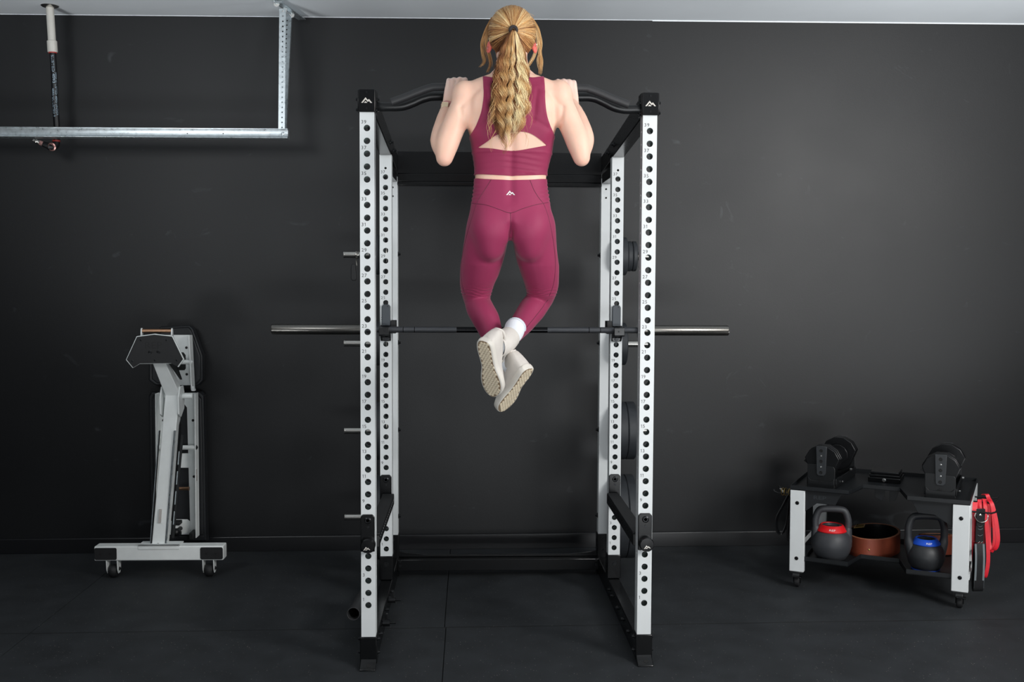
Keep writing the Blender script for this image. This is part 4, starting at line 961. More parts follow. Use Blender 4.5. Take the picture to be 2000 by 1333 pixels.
# torso: (row in the picture plane -> height), half width, front and back depth
def ring(c, rx, ryb, ryf, n=40, e=2.3):
    out = []
    for k in range(n):
        a = 2*math.pi*k/n; ca, sa = math.cos(a), math.sin(a)
        x = rx*math.copysign(abs(ca)**(2/e), ca); ry = ryf if sa > 0 else ryb; y = ry*math.copysign(abs(sa)**(2/e), sa)
        out.append((c[0]+x, c[1]+y, c[2]))
    return out
TS = [  # left edge, right edge, row, centre depth, back, front
    (972,1028,92,-.185,.058,.055),(970,1030,118,-.195,.060,.056),(966,1034,136,-.203,.062,.058),(955,1047,147,-.208,.066,.062),(930,1074,156,-.212,.070,.068),
    (908,1094,166,-.212,.076,.078),(899,1101,182,-.21,.086,.092),(898,1101,205,-.208,.098,.105),(903,1095,228,-.206,.104,.115),(910,1088,246,-.204,.104,.118),(916,1083,262,-.202,.100,.112),
    (920,1080,280,-.20,.094,.100),(923,1077,300,-.198,.086,.092),(926.5,1071,322,-.196,.078,.086),(928,1067,340,-.195,.074,.084),(927,1067,356,-.195,.076,.086),
    (924,1071,384,-.197,.086,.092),(919,1075,411,-.20,.096,.098),(914,1080,436,-.202,.098,.100),(915,1081,450,-.20,.080,.088),(932,1066,459,-.19,.05,.06)]
mbT = MB()
torso = []
for l, r_, row, yc, bk, ft in TS:
    a, b = PX(l, row, yc), PX(r_, row, yc)
    torso.append(ring(((a.x+b.x)/2, yc, (a.z+b.z)/2), (b.x-a.x)/2, bk, ft, e=2.05 if row < 150 else 2.35))
mbT.rings(torso)
# glutes, shoulder blades, back of ribs
for q in (-1, 1):
    c = V((-0.0017, -0.2150, 1.7676)); mbT.ell((c.x+q*.070, -.226, c.z-.006), .082, .082, .100, rot=Euler((R(-14), 0, q*R(6))))
    mbT.ell((c.x+q*.076, -.195, c.z-.070), .062, .090, .075)
    s_ = V((0.0006, -0.2500, 2.1998)); mbT.ell((s_.x+q*.092, -.262, s_.z), .058, .046, .085, rot=Euler((0, q*R(-14), 0)))
    mbT.ell((s_.x+q*.105, -.235, s_.z-.07), .056, .058, .10, rot=Euler((0, q*R(10), 0)))
    mbT.ell((s_.x+q*.045, -.235, s_.z+.075), .05, .04, .05)
    mbT.ell((s_.x+q*.07, -.12, s_.z-.03), .065, .055, .06)      # chest
# legs
LK, RK = V((-0.1280, 0.0350, 1.4816)), V((0.1347, 0.0350, 1.4848))
limb(mbT, [((-0.0818, -0.1900, 1.7608), .084), ((-0.1002, -0.1400, 1.6661), .0805), ((-0.1123, -0.0950, 1.6082), .0762), ((-0.1256, -0.0400, 1.5450), .0655), ((-0.1271, 0.0200, 1.4880), .0525)])
limb(mbT, [((0.0863, -0.1900, 1.7620), .084), ((0.0998, -0.1400, 1.6673), .0805), ((0.1150, -0.0950, 1.6095), .0755), ((0.1291, -0.0400, 1.5442), .0655), ((0.1316, 0.0200, 1.4932), .0525)])
for K in (LK, RK): mbT.ell((K.x, K.y+.018, K.z+.005), .044, .042, .047)
limb(mbT, [(LK, .046), ((-0.1142, -0.0350, 1.4444), .0515), ((-0.0907, -0.0900, 1.4021), .0505), ((-0.0742, -0.1200, 1.3616), .044), ((-0.0564, -0.1650, 1.3187), .036), ((-0.0245, -0.2150, 1.2655), .0335), ((0.0089, -0.2550, 1.2204), .034)])
limb(mbT, [(RK, .046), ((0.0937, -0.0350, 1.4412), .0515), ((0.0584, -0.0950, 1.3988), .0455), ((0.0228, -0.1850, 1.3590), .0345), ((-0.0068, -0.2500, 1.3371), .031), ((-0.0424, -0.2950, 1.3091), .032)])
# arms
def arm(side, sh, mid, low, elb, fa, fm, wr):
    limb(mbT, [(V(sh), .050), (V(sh).lerp(V(mid), .45)+V((0, -.008, 0)), .0495), (V(mid), .0455), (V(low), .0445), (V(elb), .0335)])
    mbT.ell(V(sh)+V((side*.012, -.012, .004)), .053, .056, .060)
    limb(mbT, [(V(elb)+V((0, .006, .010)), .030), (V(fa), .041), (V(fm), .033), (V(wr), .0235)])
    mbT.ell(V(elb)+V((0, -.006, -.004)), .018, .018, .02)
arm(-1, (-0.1600, -0.2150, 2.2285), (-0.2107, -0.2450, 2.1272), (-0.2366, -0.2620, 2.0572), (-0.2476, -0.2720, 1.9999), (-0.2621, -0.2250, 2.0696), (-0.2509, -0.1500, 2.1567), (-0.2348, -0.0900, 2.2208))
arm(1, (0.1642, -0.2150, 2.2361), (0.2157, -0.2450, 2.1375), (0.2431, -0.2620, 2.0659), (0.2577, -0.2720, 2.0048), (0.2699, -0.2250, 2.0807), (0.2598, -0.1500, 2.1643), (0.2399, -0.0900, 2.2283))
# hands: palm behind the bar, four fingers over the top, thumb underneath
BC = V((0, -.03, 0))
def hand(side, wr, xk, zb):
    # xk: x of index..little knuckles, zb: bar centre height
    w = V(wr); kn = []
    for i, x in enumerate(xk):
        rr = (.0098, .0100, .0094, .0084)[i]; ro = .0155+rr+.0005
        at = lambda deg, x=x, ro=ro: V((x, BC.y-ro*math.cos(R(deg)), zb+ro*math.sin(R(deg))))
        mcp = V((x, BC.y-ro*1.22, zb+ro*(.62, .70, .66, .52)[i])); kn.append(mcp)
        limb(mbT, [(w.lerp(mcp, .55), rr*1.05), (mcp, rr*1.14), (at(76), rr*1.04), (at(112), rr), (at(160), rr*.94), (at(205), rr*.86)], 12, 4)
    a = w; b = (kn[0]+kn[3])/2
    for i in range(4):
        limb(mbT, [(w+V(((xk[i]-b.x)*.45, 0, -.004)), .0165), (w.lerp(kn[i], .5)+V(((xk[i]-b.x)*.18, .004, 0)), .0155), (kn[i]+V((0, .006, -.004)), .011)], 12, 4)
    # thumb leaves the inner side near the wrist and closes under the bar
    t0 = w+V((side*-.016, .006, .012))
    limb(mbT, [(t0, .0125), (V((xk[0]-side*.008, BC.y-.022, zb-.030)), .0118), (V((xk[0]-side*.010, BC.y+.004, zb-.029)), .0105), (V((xk[0]-side*.004, BC.y+.026, zb-.016)), .009)], 12, 4)
hl = V((-0.2342, -0.0300, 2.3040)); hr = V((0.2452, -0.0300, 2.3079))
xs = [PX(x, 160, -.05).x for x in (908,897.5,886.5,876)]; hand(-1, (-0.2311, -0.0800, 2.2303), xs, 2.3055)
xs = [PX(x, 160, -.05).x for x in (1090,1101,1111.5,1121.5)]; hand(1, (0.2369, -0.0800, 2.2359), xs, 2.3045)
# head and neck
HC = V((0.0024, -0.1720, 2.4754))
mbT.ell(HC, .079, .096, .094, n=28, m=18)
mbT.ell(HC+V((0, .035, -.052)), .062, .066, .070)           # jaw and cheeks
mbT.ell(HC+V((0, .070, -.088)), .028, .026, .026)           # chin
mbT.ell(HC+V((0, .100, -.036)), .0115, .020, .020)          # nose
mbT.ell(HC+V((0, .085, -.015)), .010, .022, .028)
for q in (-1, 1): mbT.ell(HC+V((q*.036, .070, -.030)), .024, .026, .022)   # cheekbones
limb(mbT, [(HC+V((0, -.01, -.04)), .060), ((0.0020, -0.1950, 2.3701), .0565), ((0.0017, -0.2100, 2.3104), .060)])
for q, px in ((-1, 956), (1, 1043.5)):
    e = V(PX(px, 91, -.165)); mbT.ell(e, .0085, .0185, .0295, rot=Euler((R(-10), q*R(-14), q*R(-28))))
tmp = link('body_src', mbT.mesh('body_src', M['skin'], 0))
md = tmp.modifiers.new('r', 'REMESH'); md.mode = 'VOXEL'; md.voxel_size = .0042; md.adaptivity = 0
sm = tmp.modifiers.new('s', 'SMOOTH'); sm.factor = .5; sm.iterations = 7
bpy.context.view_layer.update()
body_me = bpy.data.meshes.new_from_object(tmp.evaluated_get(bpy.context.evaluated_depsgraph_get()))
bpy.data.objects.remove(tmp)
nv = len(body_me.vertices); co = np.empty(nv*3); body_me.vertices.foreach_get('co', co); co = co.reshape(-1, 3)
ed = np.empty(len(body_me.edges)*2, int); body_me.edges.foreach_get('vertices', ed); ed = ed.reshape(-1, 2)
deg = np.bincount(ed.ravel(), minlength=nv)[:, None]
def relax(w, it):
    global co
    for _ in range(it):
        acc = np.zeros_like(co)
        for k in range(3):
            acc[:, k] = np.bincount(ed[:, 0], co[ed[:, 1], k], nv)+np.bincount(ed[:, 1], co[ed[:, 0], k], nv)
        co = co+w[:, None]*(acc/deg-co)
zh, zl = V((-0.0027, -0.2800, 1.8406)).z, V((0.0016, -0.2000, 1.6071)).z
relax(.6*np.clip((zh-co[:, 2])/.05, 0, 1)*np.clip((co[:, 2]-zl)/.05, 0, 1)*np.clip((np.abs(co[:, 0]-V((-0.0024, -0.2500, 2.0219)).x)-.012)/.03, .12, 1), 95)
zn, zb_ = V((-0.0049, -0.2800, 2.3149)).z, V((-0.0027, -0.2800, 1.8406)).z
notarm = np.clip((V((0.1717, -0.2500, 2.1175)).x-np.abs(co[:, 0]-V((-0.0028, -0.2500, 2.1156)).x)-V((-0.0028, -0.2500, 2.1156)).x)/.01, 0, 1)
relax(.5*np.clip((zn-co[:, 2])/.03, 0, 1)*np.clip((co[:, 2]-zb_)/.05, 0, 1)*(co[:, 1] < -.12), 26)
relax(.55*np.clip((.175-np.abs(co[:, 0]-V((-0.0024, -0.2500, 2.0219)).x))/.02, 0, 1)*np.clip((co[:, 1]+.17)/.03, 0, 1)*np.clip((2.215-co[:, 2])/.03, 0, 1)*np.clip((co[:, 2]-zb_)/.05, 0, 1), 40)
relax(.5*(co[:, 2] < zl).astype(float), 12)
body_me.vertices.foreach_set('co', co.ravel()); body_me.update()
# muscle relief: spine furrow, shoulder-blade edges, triceps line
nrm = np.empty(nv*3); body_me.vertices.foreach_get('normal', nrm); nrm = nrm.reshape(-1, 3)
def gauss(d, s): return np.exp(-(d/s)**2)
cxm = V((-0.0024, -0.2500, 2.0219)).x
zt, zw = V((-0.0047, -0.2800, 2.2594)).z, V((-0.0026, -0.2800, 1.8219)).z
back = (nrm[:, 1] < -.1)*np.clip((zt-co[:, 2])/.06, 0, 1)*np.clip((co[:, 2]-zw)/.05, 0, 1)
disp = -.0075*gauss(co[:, 0]-cxm, .017)*back
for q in (-1, 1):
    for (x0, y0, x1, y1, amp, s) in ((950, 178, 958, 236, -.0045, .011), (956, 236, 930, 250, -.004, .010), (935, 174, 903, 206, -.004, .010), (899, 210, 906, 246, -.0055, .009), (928, 180, 922, 236, .0035, .014)):
        a, b = V(PX(x0 if q < 0 else 1999-x0, y0, -.28)), V(PX(x1 if q < 0 else 1999-x1, y1, -.28))
        d = np.array([b.x-a.x, b.z-a.z]); L2 = (d**2).sum(); p = co[:, [0, 2]]-np.array([a.x, a.z]); t = np.clip((p@d)/L2, 0, 1)
        dist = np.linalg.norm(p-t[:, None]*d, axis=1); disp += amp*gauss(dist, s)*(nrm[:, 1] < 0)*(co[:, 1] < -.15)
gz = V((-0.0041, -0.2800, 1.7374)).z
disp += -.010*gauss(co[:, 0]-cxm, .010)*(nrm[:, 1] < .2)*gauss(co[:, 2]-gz, .05)*(co[:, 1] < -.15)
co += nrm*disp[:, None]
body_me.vertices.foreach_set('co', co.ravel()); body_me.update()

# garments are cut from a copy of the body surface, pushed out and given a turned edge
def garment(name, m, field, off, wrinkle=None, thick=.0016):
    bm = bmesh.new(); bm.from_mesh(body_me); bmesh.ops.triangulate(bm, faces=bm.faces)
    bm.verts.ensure_lookup_table()
    P = np.array([v.co[:] for v in bm.verts]); f = field(P)
    N = np.array([v.normal[:] for v in bm.verts])
    o = np.full(len(P), off)
    if wrinkle is not None: o = o+wrinkle(P, N)
    vs, fs, cut = [], [], {}
    idx = {}
    def vert(i):
        if i not in idx: idx[i] = len(vs); vs.append(P[i]+N[i]*o[i])
        return idx[i]
    def mid(i, j):
        k = (min(i, j), max(i, j))
        if k not in cut:
            t = f[i]/(f[i]-f[j]); cut[k] = len(vs); n = N[i]*(1-t)+N[j]*t; n /= np.linalg.norm(n); vs.append(P[i]*(1-t)+P[j]*t+n*(o[i]*(1-t)+o[j]*t))
        return cut[k]
    for fc in bm.faces:
        t = [v.index for v in fc.verts]; s = [f[i] > 0 for i in t]
        if not any(s): continue
        poly = []
        for a in range(3):
            i, j = t[a], t[(a+1) % 3]
            if s[a]: poly.append(vert(i))
            if s[a] != s[(a+1) % 3]: poly.append(mid(i, j))
        if len(poly) >= 3: fs.append(poly)
    bm.free()
    me = bpy.data.meshes.new(name); me.from_pydata([tuple(v) for v in vs], [], fs)
    bm = bmesh.new(); bm.from_mesh(me)
    bmesh.ops.remove_doubles(bm, verts=bm.verts, dist=1e-5)
    # drop specks
    be = [e for e in bm.edges if e.is_boundary]
    r = bmesh.ops.extrude_edge_only(bm, edges=be); bm.normal_update()
    nv_ = [g for g in r['geom'] if isinstance(g, bmesh.types.BMVert)]
    for v in nv_:
        n = V((0, 0, 0))
        for e in v.link_edges:
            ov = e.other_vert(v)
            if ov not in nv_set(nv_): n += ov.normal
        if n.length: v.co -= n.normalized()*(off+thick)
    bm.to_mesh(me); bm.free(); me.materials.append(m); me.shade_smooth(); me.set_sharp_from_angle(angle=R(50))
    q = root_matrix(per).inverted(); me.transform(q)
    o_ = link(name, me, per); return o_
_c = {}
def nv_set(l):
    k = id(l)
    if k not in _c: _c.clear(); _c[k] = set(l)
    return _c[k]
def poly_field(poly):
    Q = np.array(poly)
    def f(P):
        x, z = P[:, 0], P[:, 2]; n = len(Q); d = np.full(len(P), 1e9); ins = np.zeros(len(P), bool)
        for i in range(n):
            a, b = Q[i], Q[(i+1) % n]; e = b-a; w = np.stack([x-a[0], z-a[1]], 1); t = np.clip((w@e)/(e@e), 0, 1)
            d = np.minimum(d, np.linalg.norm(w-t[:, None]*e, axis=1))
            c = ((a[1] > z) != (b[1] > z)) & (x < (b[0]-a[0])*(z-a[1])/(b[1]-a[1]+1e-12)+a[0]); ins ^= c
        return np.where(ins, d, -d)
    return f
def XZ(pts, Y): return [(V(PX(x, y, Y)).x, V(PX(x, y, Y)).z) for x, y in pts]
YB_ = -.29
def curve2(pts, n=6):
    q = smooth_path([V((x, y, 0)) for x, y in pts], n); return [(p.x, p.y) for p in q]
armL = curve2([(943.5,146), (944.5,170), (944,195), (940,220), (931,243), (921,259), (905,268)])
armR = curve2([(1094,266), (1082,257), (1074,243), (1067,222), (1064,196), (1064,170), (1063,146)])
neck = curve2([(1063,146), (1040,151), (1022,146), (1000,142), (980,146), (965,151), (943.5,146)])
hem = curve2([(1085,338), (1066,338.5), (1040,341), (1000,342.5), (960,340), (928,337), (910,337)])
top_poly = XZ(armL+[(905,300)]+hem[::-1]+[(1096,300)]+armR+neck[1:-1], YB_)
fT = poly_field(top_poly)
win = XZ(curve2([(934,286), (950,277), (968,265), (985,259.5), (1005,258), (1025,258.5), (1040,263), (1055,272), (1068.5,281.5)])+curve2([(1068.5,282), (1040,288.5), (1009,293.8), (988,293.5), (960,289), (934,286.5)]), YB_)
fW = poly_field(win)
front_ok = lambda P: (P[:, 1] < -.135)
def f_top(P):
    a = fT(P); w = np.where(P[:, 1] < -.2, fW(P), -1); lim = 1.0
    return np.minimum(a, -w)
zhem, zrib = V((-0.0032, -0.2800, 1.9435)).z, V((-0.0036, -0.2800, 2.0255)).z
def wr_top(P, N):
    band = np.clip((P[:, 2]-zhem)/.006, 0, 1)*np.clip((zrib-P[:, 2])/.012, 0, 1)
    ph = P[:, 2]*1.0+.10*(P[:, 0]-cxm)*np.sin(P[:, 0]*9)
    w = .0013*np.sin(ph*300+1.5*np.sin(P[:, 0]*18))*(.6+.4*np.sin(P[:, 0]*27+1))
    roll_ = .0022*(gauss(P[:, 2]-zrib-.002, .004))+.0018*gauss(P[:, 2]-zhem-.004, .004)
    edge = .0012*gauss(fT(P)-.006, .004)
    return band*w+roll_+edge
crop = garment('crop_top', M['top'], f_top, .0030, wr_top)
# leggings: from the waistband down both legs, ending at the sock on her right leg
wb = curve2([(905,345), (927,345), (950,348.5), (990,351), (1030,350.5), (1055,348), (1069,346.5), (1090,346)])
fWB = poly_field(XZ(wb+[(1180,350), (1180,760), (860,760), (860,350)], YB_))
sA, sB = V((-0.0091, -0.2000, 1.3945)), V((0.0551, -0.2000, 1.3540))
def f_leg(P):
    a = fWB(P)
    # plane across the right shin at the sock, only for points on that shin
    ax = (V((-0.0068, -0.2500, 1.3371))-V((0.0584, -0.0950, 1.3988))).normalized(); p0 = V((0.0196, -0.1900, 1.3719))+ax*.016
    s1 = -((P-np.array(p0))@np.array(ax))
    rel = P-np.array(V((0.0584, -0.0950, 1.3988))); t = rel@np.array(ax); rad = np.linalg.norm(rel-t[:, None]*np.array(ax), axis=1)
    def dseg(pts):
        d = np.full(len(P), 9.)
        for i in range(len(pts)-1):
            a_, b_ = np.array(pts[i]), np.array(pts[i+1]); e = b_-a_; q_ = np.clip(((P-a_)@e)/(e@e), 0, 1); d = np.minimum(d, np.linalg.norm(P-a_-q_[:, None]*e, axis=1))
        return d
    dR = dseg([V((0.1347, 0.0350, 1.4848)), V((0.0584, -0.0950, 1.3988)), V((-0.0068, -0.2500, 1.3371)), V((-0.0424, -0.2950, 1.3091))]); dL = dseg([V((-0.1280, 0.0350, 1.4816)), V((-0.0907, -0.0900, 1.4021)), V((-0.0564, -0.1650, 1.3187)), V((-0.0245, -0.2150, 1.2655)), V((0.0089, -0.2550, 1.2204))])
    on = (rad < .06) & (t > 0) & (dR < dL)
    ax2 = (V((-0.0245, -0.2150, 1.2655))-V((-0.0564, -0.1650, 1.3187))).normalized(); p2 = V((-0.0300, -0.2050, 1.2784)); s2 = -((P-np.array(p2))@np.array(ax2))
    rel2 = P-np.array(V((-0.0564, -0.1650, 1.3187))); t2 = rel2@np.array(ax2); rad2 = np.linalg.norm(rel2-t2[:, None]*np.array(ax2), axis=1)
    on2 = (rad2 < .05) & (t2 > 0) & (dL <= dR)
    out = a.copy(); out[on] = np.minimum(out[on], s1[on]); out[on2] = np.minimum(out[on2], s2[on2])
    return out
kz = V((-0.1284, -0.0200, 1.4925)).z; wz = V((-0.0029, -0.2800, 1.8780)).z; w0 = V((-0.0031, -0.2800, 1.9285)).z
def wr_leg(P, N):
    k = gauss(P[:, 2]-kz-.012, .022)*(N[:, 1] < .3)
    dx = (P[:, 0]-np.where(P[:, 0] < cxm, LK.x, RK.x))*np.where(P[:, 0] < cxm, 1, -1)
    w = .0011*k*(np.sin(P[:, 2]*520+46*dx+2.5*np.sin(dx*60))+.8*np.sin(P[:, 2]*820-30*dx+3*np.sin(dx*45+1)))*np.clip(.55+9*np.abs(dx), 0, 1)
    s_ = gauss(np.abs(P[:, 0]-cxm)-.135, .02)*gauss(P[:, 2]-wz, .035)
    w += .0022*s_*np.sin(P[:, 2]*420)
    bn = .0010*gauss(P[:, 2]-w0, .02)
    return w+bn
legg = garment('leggings', M['leg'], f_leg, .0028, wr_leg)
fu = np.maximum(f_top(co), f_leg(co)); body_me.vertices.foreach_get('normal', nrm.ravel()) if False else None
nr2 = np.empty(nv*3); body_me.vertices.foreach_get('normal', nr2); nr2 = nr2.reshape(-1, 3)
c2 = co-nr2*(.004*np.clip((fu-.004)/.006, 0, 1))[:, None]
# hands are paler, ears and elbows redder
bo = body_me.copy(); bo.name = 'body'; bo.vertices.foreach_set('co', c2.ravel()); bo.update(); bo.materials.clear()
bo.materials.append(M['skin'])
pale = np.clip((c2[:, 1]+.105)/.05, 0, 1)*np.clip((c2[:, 2]-2.18)/.06, 0, 1)*(np.abs(c2[:, 0]-cxm) > .15)
ruddy = np.zeros(nv)
for px in (956, 1043.5):
    e = np.array(V(PX(px, 91, -.165))); ruddy = np.maximum(ruddy, np.clip((np.abs(c2[:, 0]-HC.x)-.066)/.006, 0, 1)*np.clip(2-np.linalg.norm((c2-e)/np.array([.014, .024, .034]), axis=1), 0, 1)*.9)
el = np.maximum.reduce([np.exp(-np.sum(((c2-np.array(V(q)))/np.array([.03, .04, .03]))**2, axis=1)) for q in ((-0.2476, -0.2720, 1.9943), (0.2578, -0.2720, 1.9992))])
ruddy = np.maximum(ruddy, .16*el)
for nm, arr in (('pale', pale), ('ruddy', ruddy)):
    at = bo.attributes.new(nm, 'FLOAT', 'POINT'); at.data.foreach_set('value', arr.astype(np.float32))
bo.shade_smooth()
bo.transform(root_matrix(per).inverted()); body = link('body', bo, per)
# face
for q in (-1, 1):
    mb = MB(); mb.ell(HC+V((q*.031, .083, -.010)), .0125, .0125, .0125); ey = mb.build('eye', M['eye'], per)
    mb = MB(); mb.ell(HC+V((q*.031, .0925, -.010)), .0055, .0035, .0055); mb.build('iris', M['iris'], ey)
mb = MB(); mb.ell(HC+V((0, .096, -.066)), .022, .008, .0055); mb.ell(HC+V((0, .094, -.073)), .018, .008, .006); mb.build('lips', M['lip'], per)
# seams and the printed emblem lie on the leggings
bvh = tri_bvh(legg.data); pm = root_matrix(per); pmi = pm.inverted()
def stick(p, eps=.0006):
    p = pmi @ V((p[0], -1.2, p[2])); h = bvh.ray_cast(p, V((0, 1, 0)))
    return pm @ (h[0]+h[1]*eps) if h[0] else None
def seam(pts, w=.0011):
    Q = [(x, y) for x, y in curve2(pts, 8)]; P = []
    for x, y in Q:
        w_ = V(PX(x, y, -.30)); h = stick((w_.x, 0, w_.z), .0002)
        if h: P.append(h)
    if len(P) > 2: mbS.tube(P, w, 6)
mbS = MB()
seam([(960,349), (948,368), (937,385), (931,397), (925,415), (917,440), (909,468), (902,500), (899.5,530), (902,556), (908,578)])
seam([(1036,350), (1044,370), (1054,386), (1063,397), (1070,415), (1077,440), (1084,468), (1089.5,500), (1091,530), (1089,556), (1082,580)])
seam([(922,394.5), (931,396.5), (950,400), (975,409), (997,416), (1020,408), (1045,400), (1062,396), (1073,393)])
seam([(997,416), (997.5,435), (998,456)])
seam([(1080,588), (1066,606), (1046,628), (1024,650)], .0013)
mbS.build('seam', M['seam'], legg, smooth=60)
mbE = MB(); c = V((-0.0042, -0.2900, 1.8743))
emblem(mbE, c, (1, 0, 0), (0, 0, 1), .0335, None, proj=lambda p: stick(p, .0009) or p); mbE.build('printed_emblem', M['print_white'], legg, smooth=0)

# sock, and the cuff edge
ax = (V((-0.0068, -0.2500, 1.3371))-V((0.0584, -0.0950, 1.3988))).normalized(); p0 = V((0.0196, -0.1900, 1.3729))
SP = smooth_path([p0-ax*.010, p0-ax*.005, p0+ax*.006, V((0.0099, -0.2150, 1.3546)), V((-0.0087, -0.2500, 1.3371)), V((-0.0327, -0.2850, 1.3199)), V((-0.0580, -0.3150, 1.3121))], 4)
mb = MB(); mb.tube(SP, [.0392, .0402, .0404, .0402, .0398, .0398, .0388, .0394, .0396, .0386, .0392]+[.0385-.0002*i for i in range(len(SP)-11)], 36, cap=False)
so = mb.build('sock', M['sock'], per, smooth=60); SPR = SP
mb = MB(); u_, v_, d_ = basis(ax)
for i_, r_ in ((5, .0399), (7, .0393)):
    c_ = SP[i_]; t_ = (SP[i_+1]-SP[i_-1]).normalized(); a_, b_, _ = basis(t_)
    mb.tube([c_+a_*(r_*math.cos(2*math.pi*k/36))+b_*(r_*math.sin(2*math.pi*k/36)) for k in range(36)], .0009, 6, closed=True)
mb.build('sock_rib', M['sock_rib'], so)
mb = MB()
mk = [p0+ax*h+(V((.55, -.80, -.25)).normalized())*.0385 for h in (.034, .041, .048)]; mb.tube(mk, [.0016, .003, .0012], 8, flat=.5); mb.build('sock_mark', M['sock_mark'], so)
ax2 = (V((-0.0245, -0.2150, 1.2655))-V((-0.0564, -0.1650, 1.3187))).normalized(); p2 = V((-0.0319, -0.2020, 1.2801))
SP = smooth_path([p2-ax2*.004, p2, V((-0.0132, -0.2250, 1.2527)), V((0.0035, -0.2450, 1.2311)), V((0.0142, -0.2650, 1.2174))], 4)
mb = MB(); mb.tube(SP, .0375, 32, cap=False); mb.build('sock', M['sock'], per, smooth=60)

# shoes: built heel at the origin, toe along +y, sole facing -z, then turned into place
def shoe(heel, T, N, label, mirror=1, ln=.252):
    T = V(T).normalized(); N = V(N); N = (N-T*N.dot(T)).normalized(); up_ = -N; X = T.cross(up_)
    m4 = Matrix((X, T, up_)).transposed().to_4x4(); m4.translation = V(heel)
    k = ln/.252; W_ = [(0, .016), (.006, .025), (.02, .0315), (.05, .0335), (.09, .0315), (.12, .0325), (.155, .0415), (.185, .0455), (.21, .0425), (.232, .033), (.246, .02), (.252, .008)]
    sw = lambda y: mirror*.010*math.sin(max(0, min(1, (y-.06)/.19))*math.pi*.8)
    def hw(y):
        for i in range(len(W_)-1):
            if W_[i][0] <= y <= W_[i+1][0]:
                t = (y-W_[i][0])/(W_[i+1][0]-W_[i][0]); return W_[i][1]*(1-t)+W_[i+1][1]*t
        return .008
    def outline(gr):
        ys = [w[0] for w in W_]; L = [(sw(y)-(hw(y)+gr), y) for y in ys]; Rr = [(sw(y)+(hw(y)+gr), y) for y in ys]
        q = smooth_path([V((x, y, 0)) for x, y in Rr+L[::-1]]+[V((Rr[0][0], Rr[0][1], 0))], 3)[:-1]; return [(p.x, p.y) for p in q]
    tf = lambda mb: (setattr(mb, 'v', [tuple(m4 @ (V(v)*k)) for v in mb.v]), mb)[1]
    # midsole
    mb = MB(); mb.rings([[(x, y, z) for x, y in outline(g)] for g, z in ((-.003, .0), (0, .003), (.0012, .012), (0, .021), (-.004, .023))])
    so_ = tf(mb).build('midsole', M['midsole'], per, smooth=50)
    so_['label'] = label+' sole'
    mb = MB(); mb.rings([[(x, y, z) for x, y in outline(g)] for g, z in ((-.0065, -.0008), (-.0065, .002))]); tf(mb).build('outsole', M['tread_gap'], so_, smooth=0)
    mb = MB(); r = .0062; dy = r*1.62; dx = r*1.9
    j = 0; y = .010
    while y < .246:
        x = -.055+(dx/2 if j % 2 else 0)
        while x < .06:
            c_ = x-sw(y)
            if abs(c_) < hw(y)-.0105:
                mb.prism([(x+r*.90*math.cos(R(60*i+30)), y+r*.90*math.sin(R(60*i+30))) for i in range(6)], (0, 0, -.0022), (0, 0, -.0006), (1, 0, 0), (0, 1, 0))
            x += dx
        y += dy; j += 1
    o = tf(mb).build('tread', M['tread'], so_, smooth=0); o['kind'] = 'stuff'
    # upper
    H = [(.004, .020, .88, .070), (.009, .026, .92, .098), (.022, .030, .97, .110), (.045, .032, .98, .110), (.07, .032, .98, .106), (.095, .032, .97, .096), (.122, .034, .95, .080), (.15, .038, .96, .060), (.18, .041, .96, .050), (.21, .038, .95, .043), (.232, .029, .93, .036), (.246, .015, .9, .029)]
    rs = []
    for y, _, g, h in H:
        w = hw(y)*g; n = 40; row = []
        for i in range(n):
            a = 2*math.pi*i/n; ca, sa = math.cos(a), math.sin(a)
            x = w*math.copysign(abs(ca)**(.38 if y < .1 else .55 if y < .13 else .8), ca)*(1 if sa < 0 else (1-.26*max(0, sa)**1.5*(1 if y < .15 else .9))); z = .012+(h-.012)*max(0, math.copysign(abs(sa)**.75, sa)) if sa > 0 else .010
            row.append((sw(y)*(1 if z < .04 else .7)+x, y, z))
        rs.append(row)
    mb = MB(); mb.rings(rs); up2 = tf(mb).build('upper', M['shoe'], per, smooth=70); up2['label'] = label
    # collar, heel tab, laces
    hh = lambda y: np.interp(y, [q[0] for q in H], [q[3] for q in H])
    mb = MB(); mb.tube([(sw(.05)*.7+.0225*math.cos(a), .052+.040*math.sin(a), hh(.052+.040*math.sin(a))-.0012) for a in [2*math.pi*i/32 for i in range(32)]], .0046, 10, closed=True); tf(mb).build('collar', M['shoe'], up2, smooth=60)
    for i in range(5):
        y = .112+.016*i; h = hh(y)-.003
        mb = MB(); mb.tube([(sw(y)+x, y+.004*math.sin(x*90), h-.9*abs(x)**1.25+.003) for x in (-.015, -.008, 0, .008, .015)], .0026, 8, flat=.6); tf(mb).build('lace', M['midsole'], up2)
    mb = MB()
    for i in range(15):
        y = .055+.0058*i; z = .036+.0015*math.sin(i*1.9)
        for dz in (0, .006, .012):
            if (i*7+int(dz*500)) % 5 in (0, 2, 3): mb.ell((sw(y)+mirror*-(hw(y)*.965), y, z+dz), .0011, .0016, .0016, 6, 4)
    tf(mb).build('embossed_marks', M['shoe'], up2)
    return up2
rsh = shoe((-0.1047, -0.4300, 1.3354), (.120, .53, -.835), (-.52, -.80, -.30), 'off-white shoe on her right foot, crossed in front', 1)
shoe((0.0650, -0.3450, 1.2299), (-.35, .62, -.69), (.62, -.74, -.32), 'off-white shoe on her left foot, crossed behind', -1)

mb = MB(); n_ = len(SPR); q_ = [i for i in range(n_) if i >= n_-10]; mb.tube([SPR[i] for i in q_], [.0412+.0012*min(3, k) for k in range(len(q_))], 36, cap=False); mb.build('ankle_collar', M['shoe'], rsh, smooth=60)
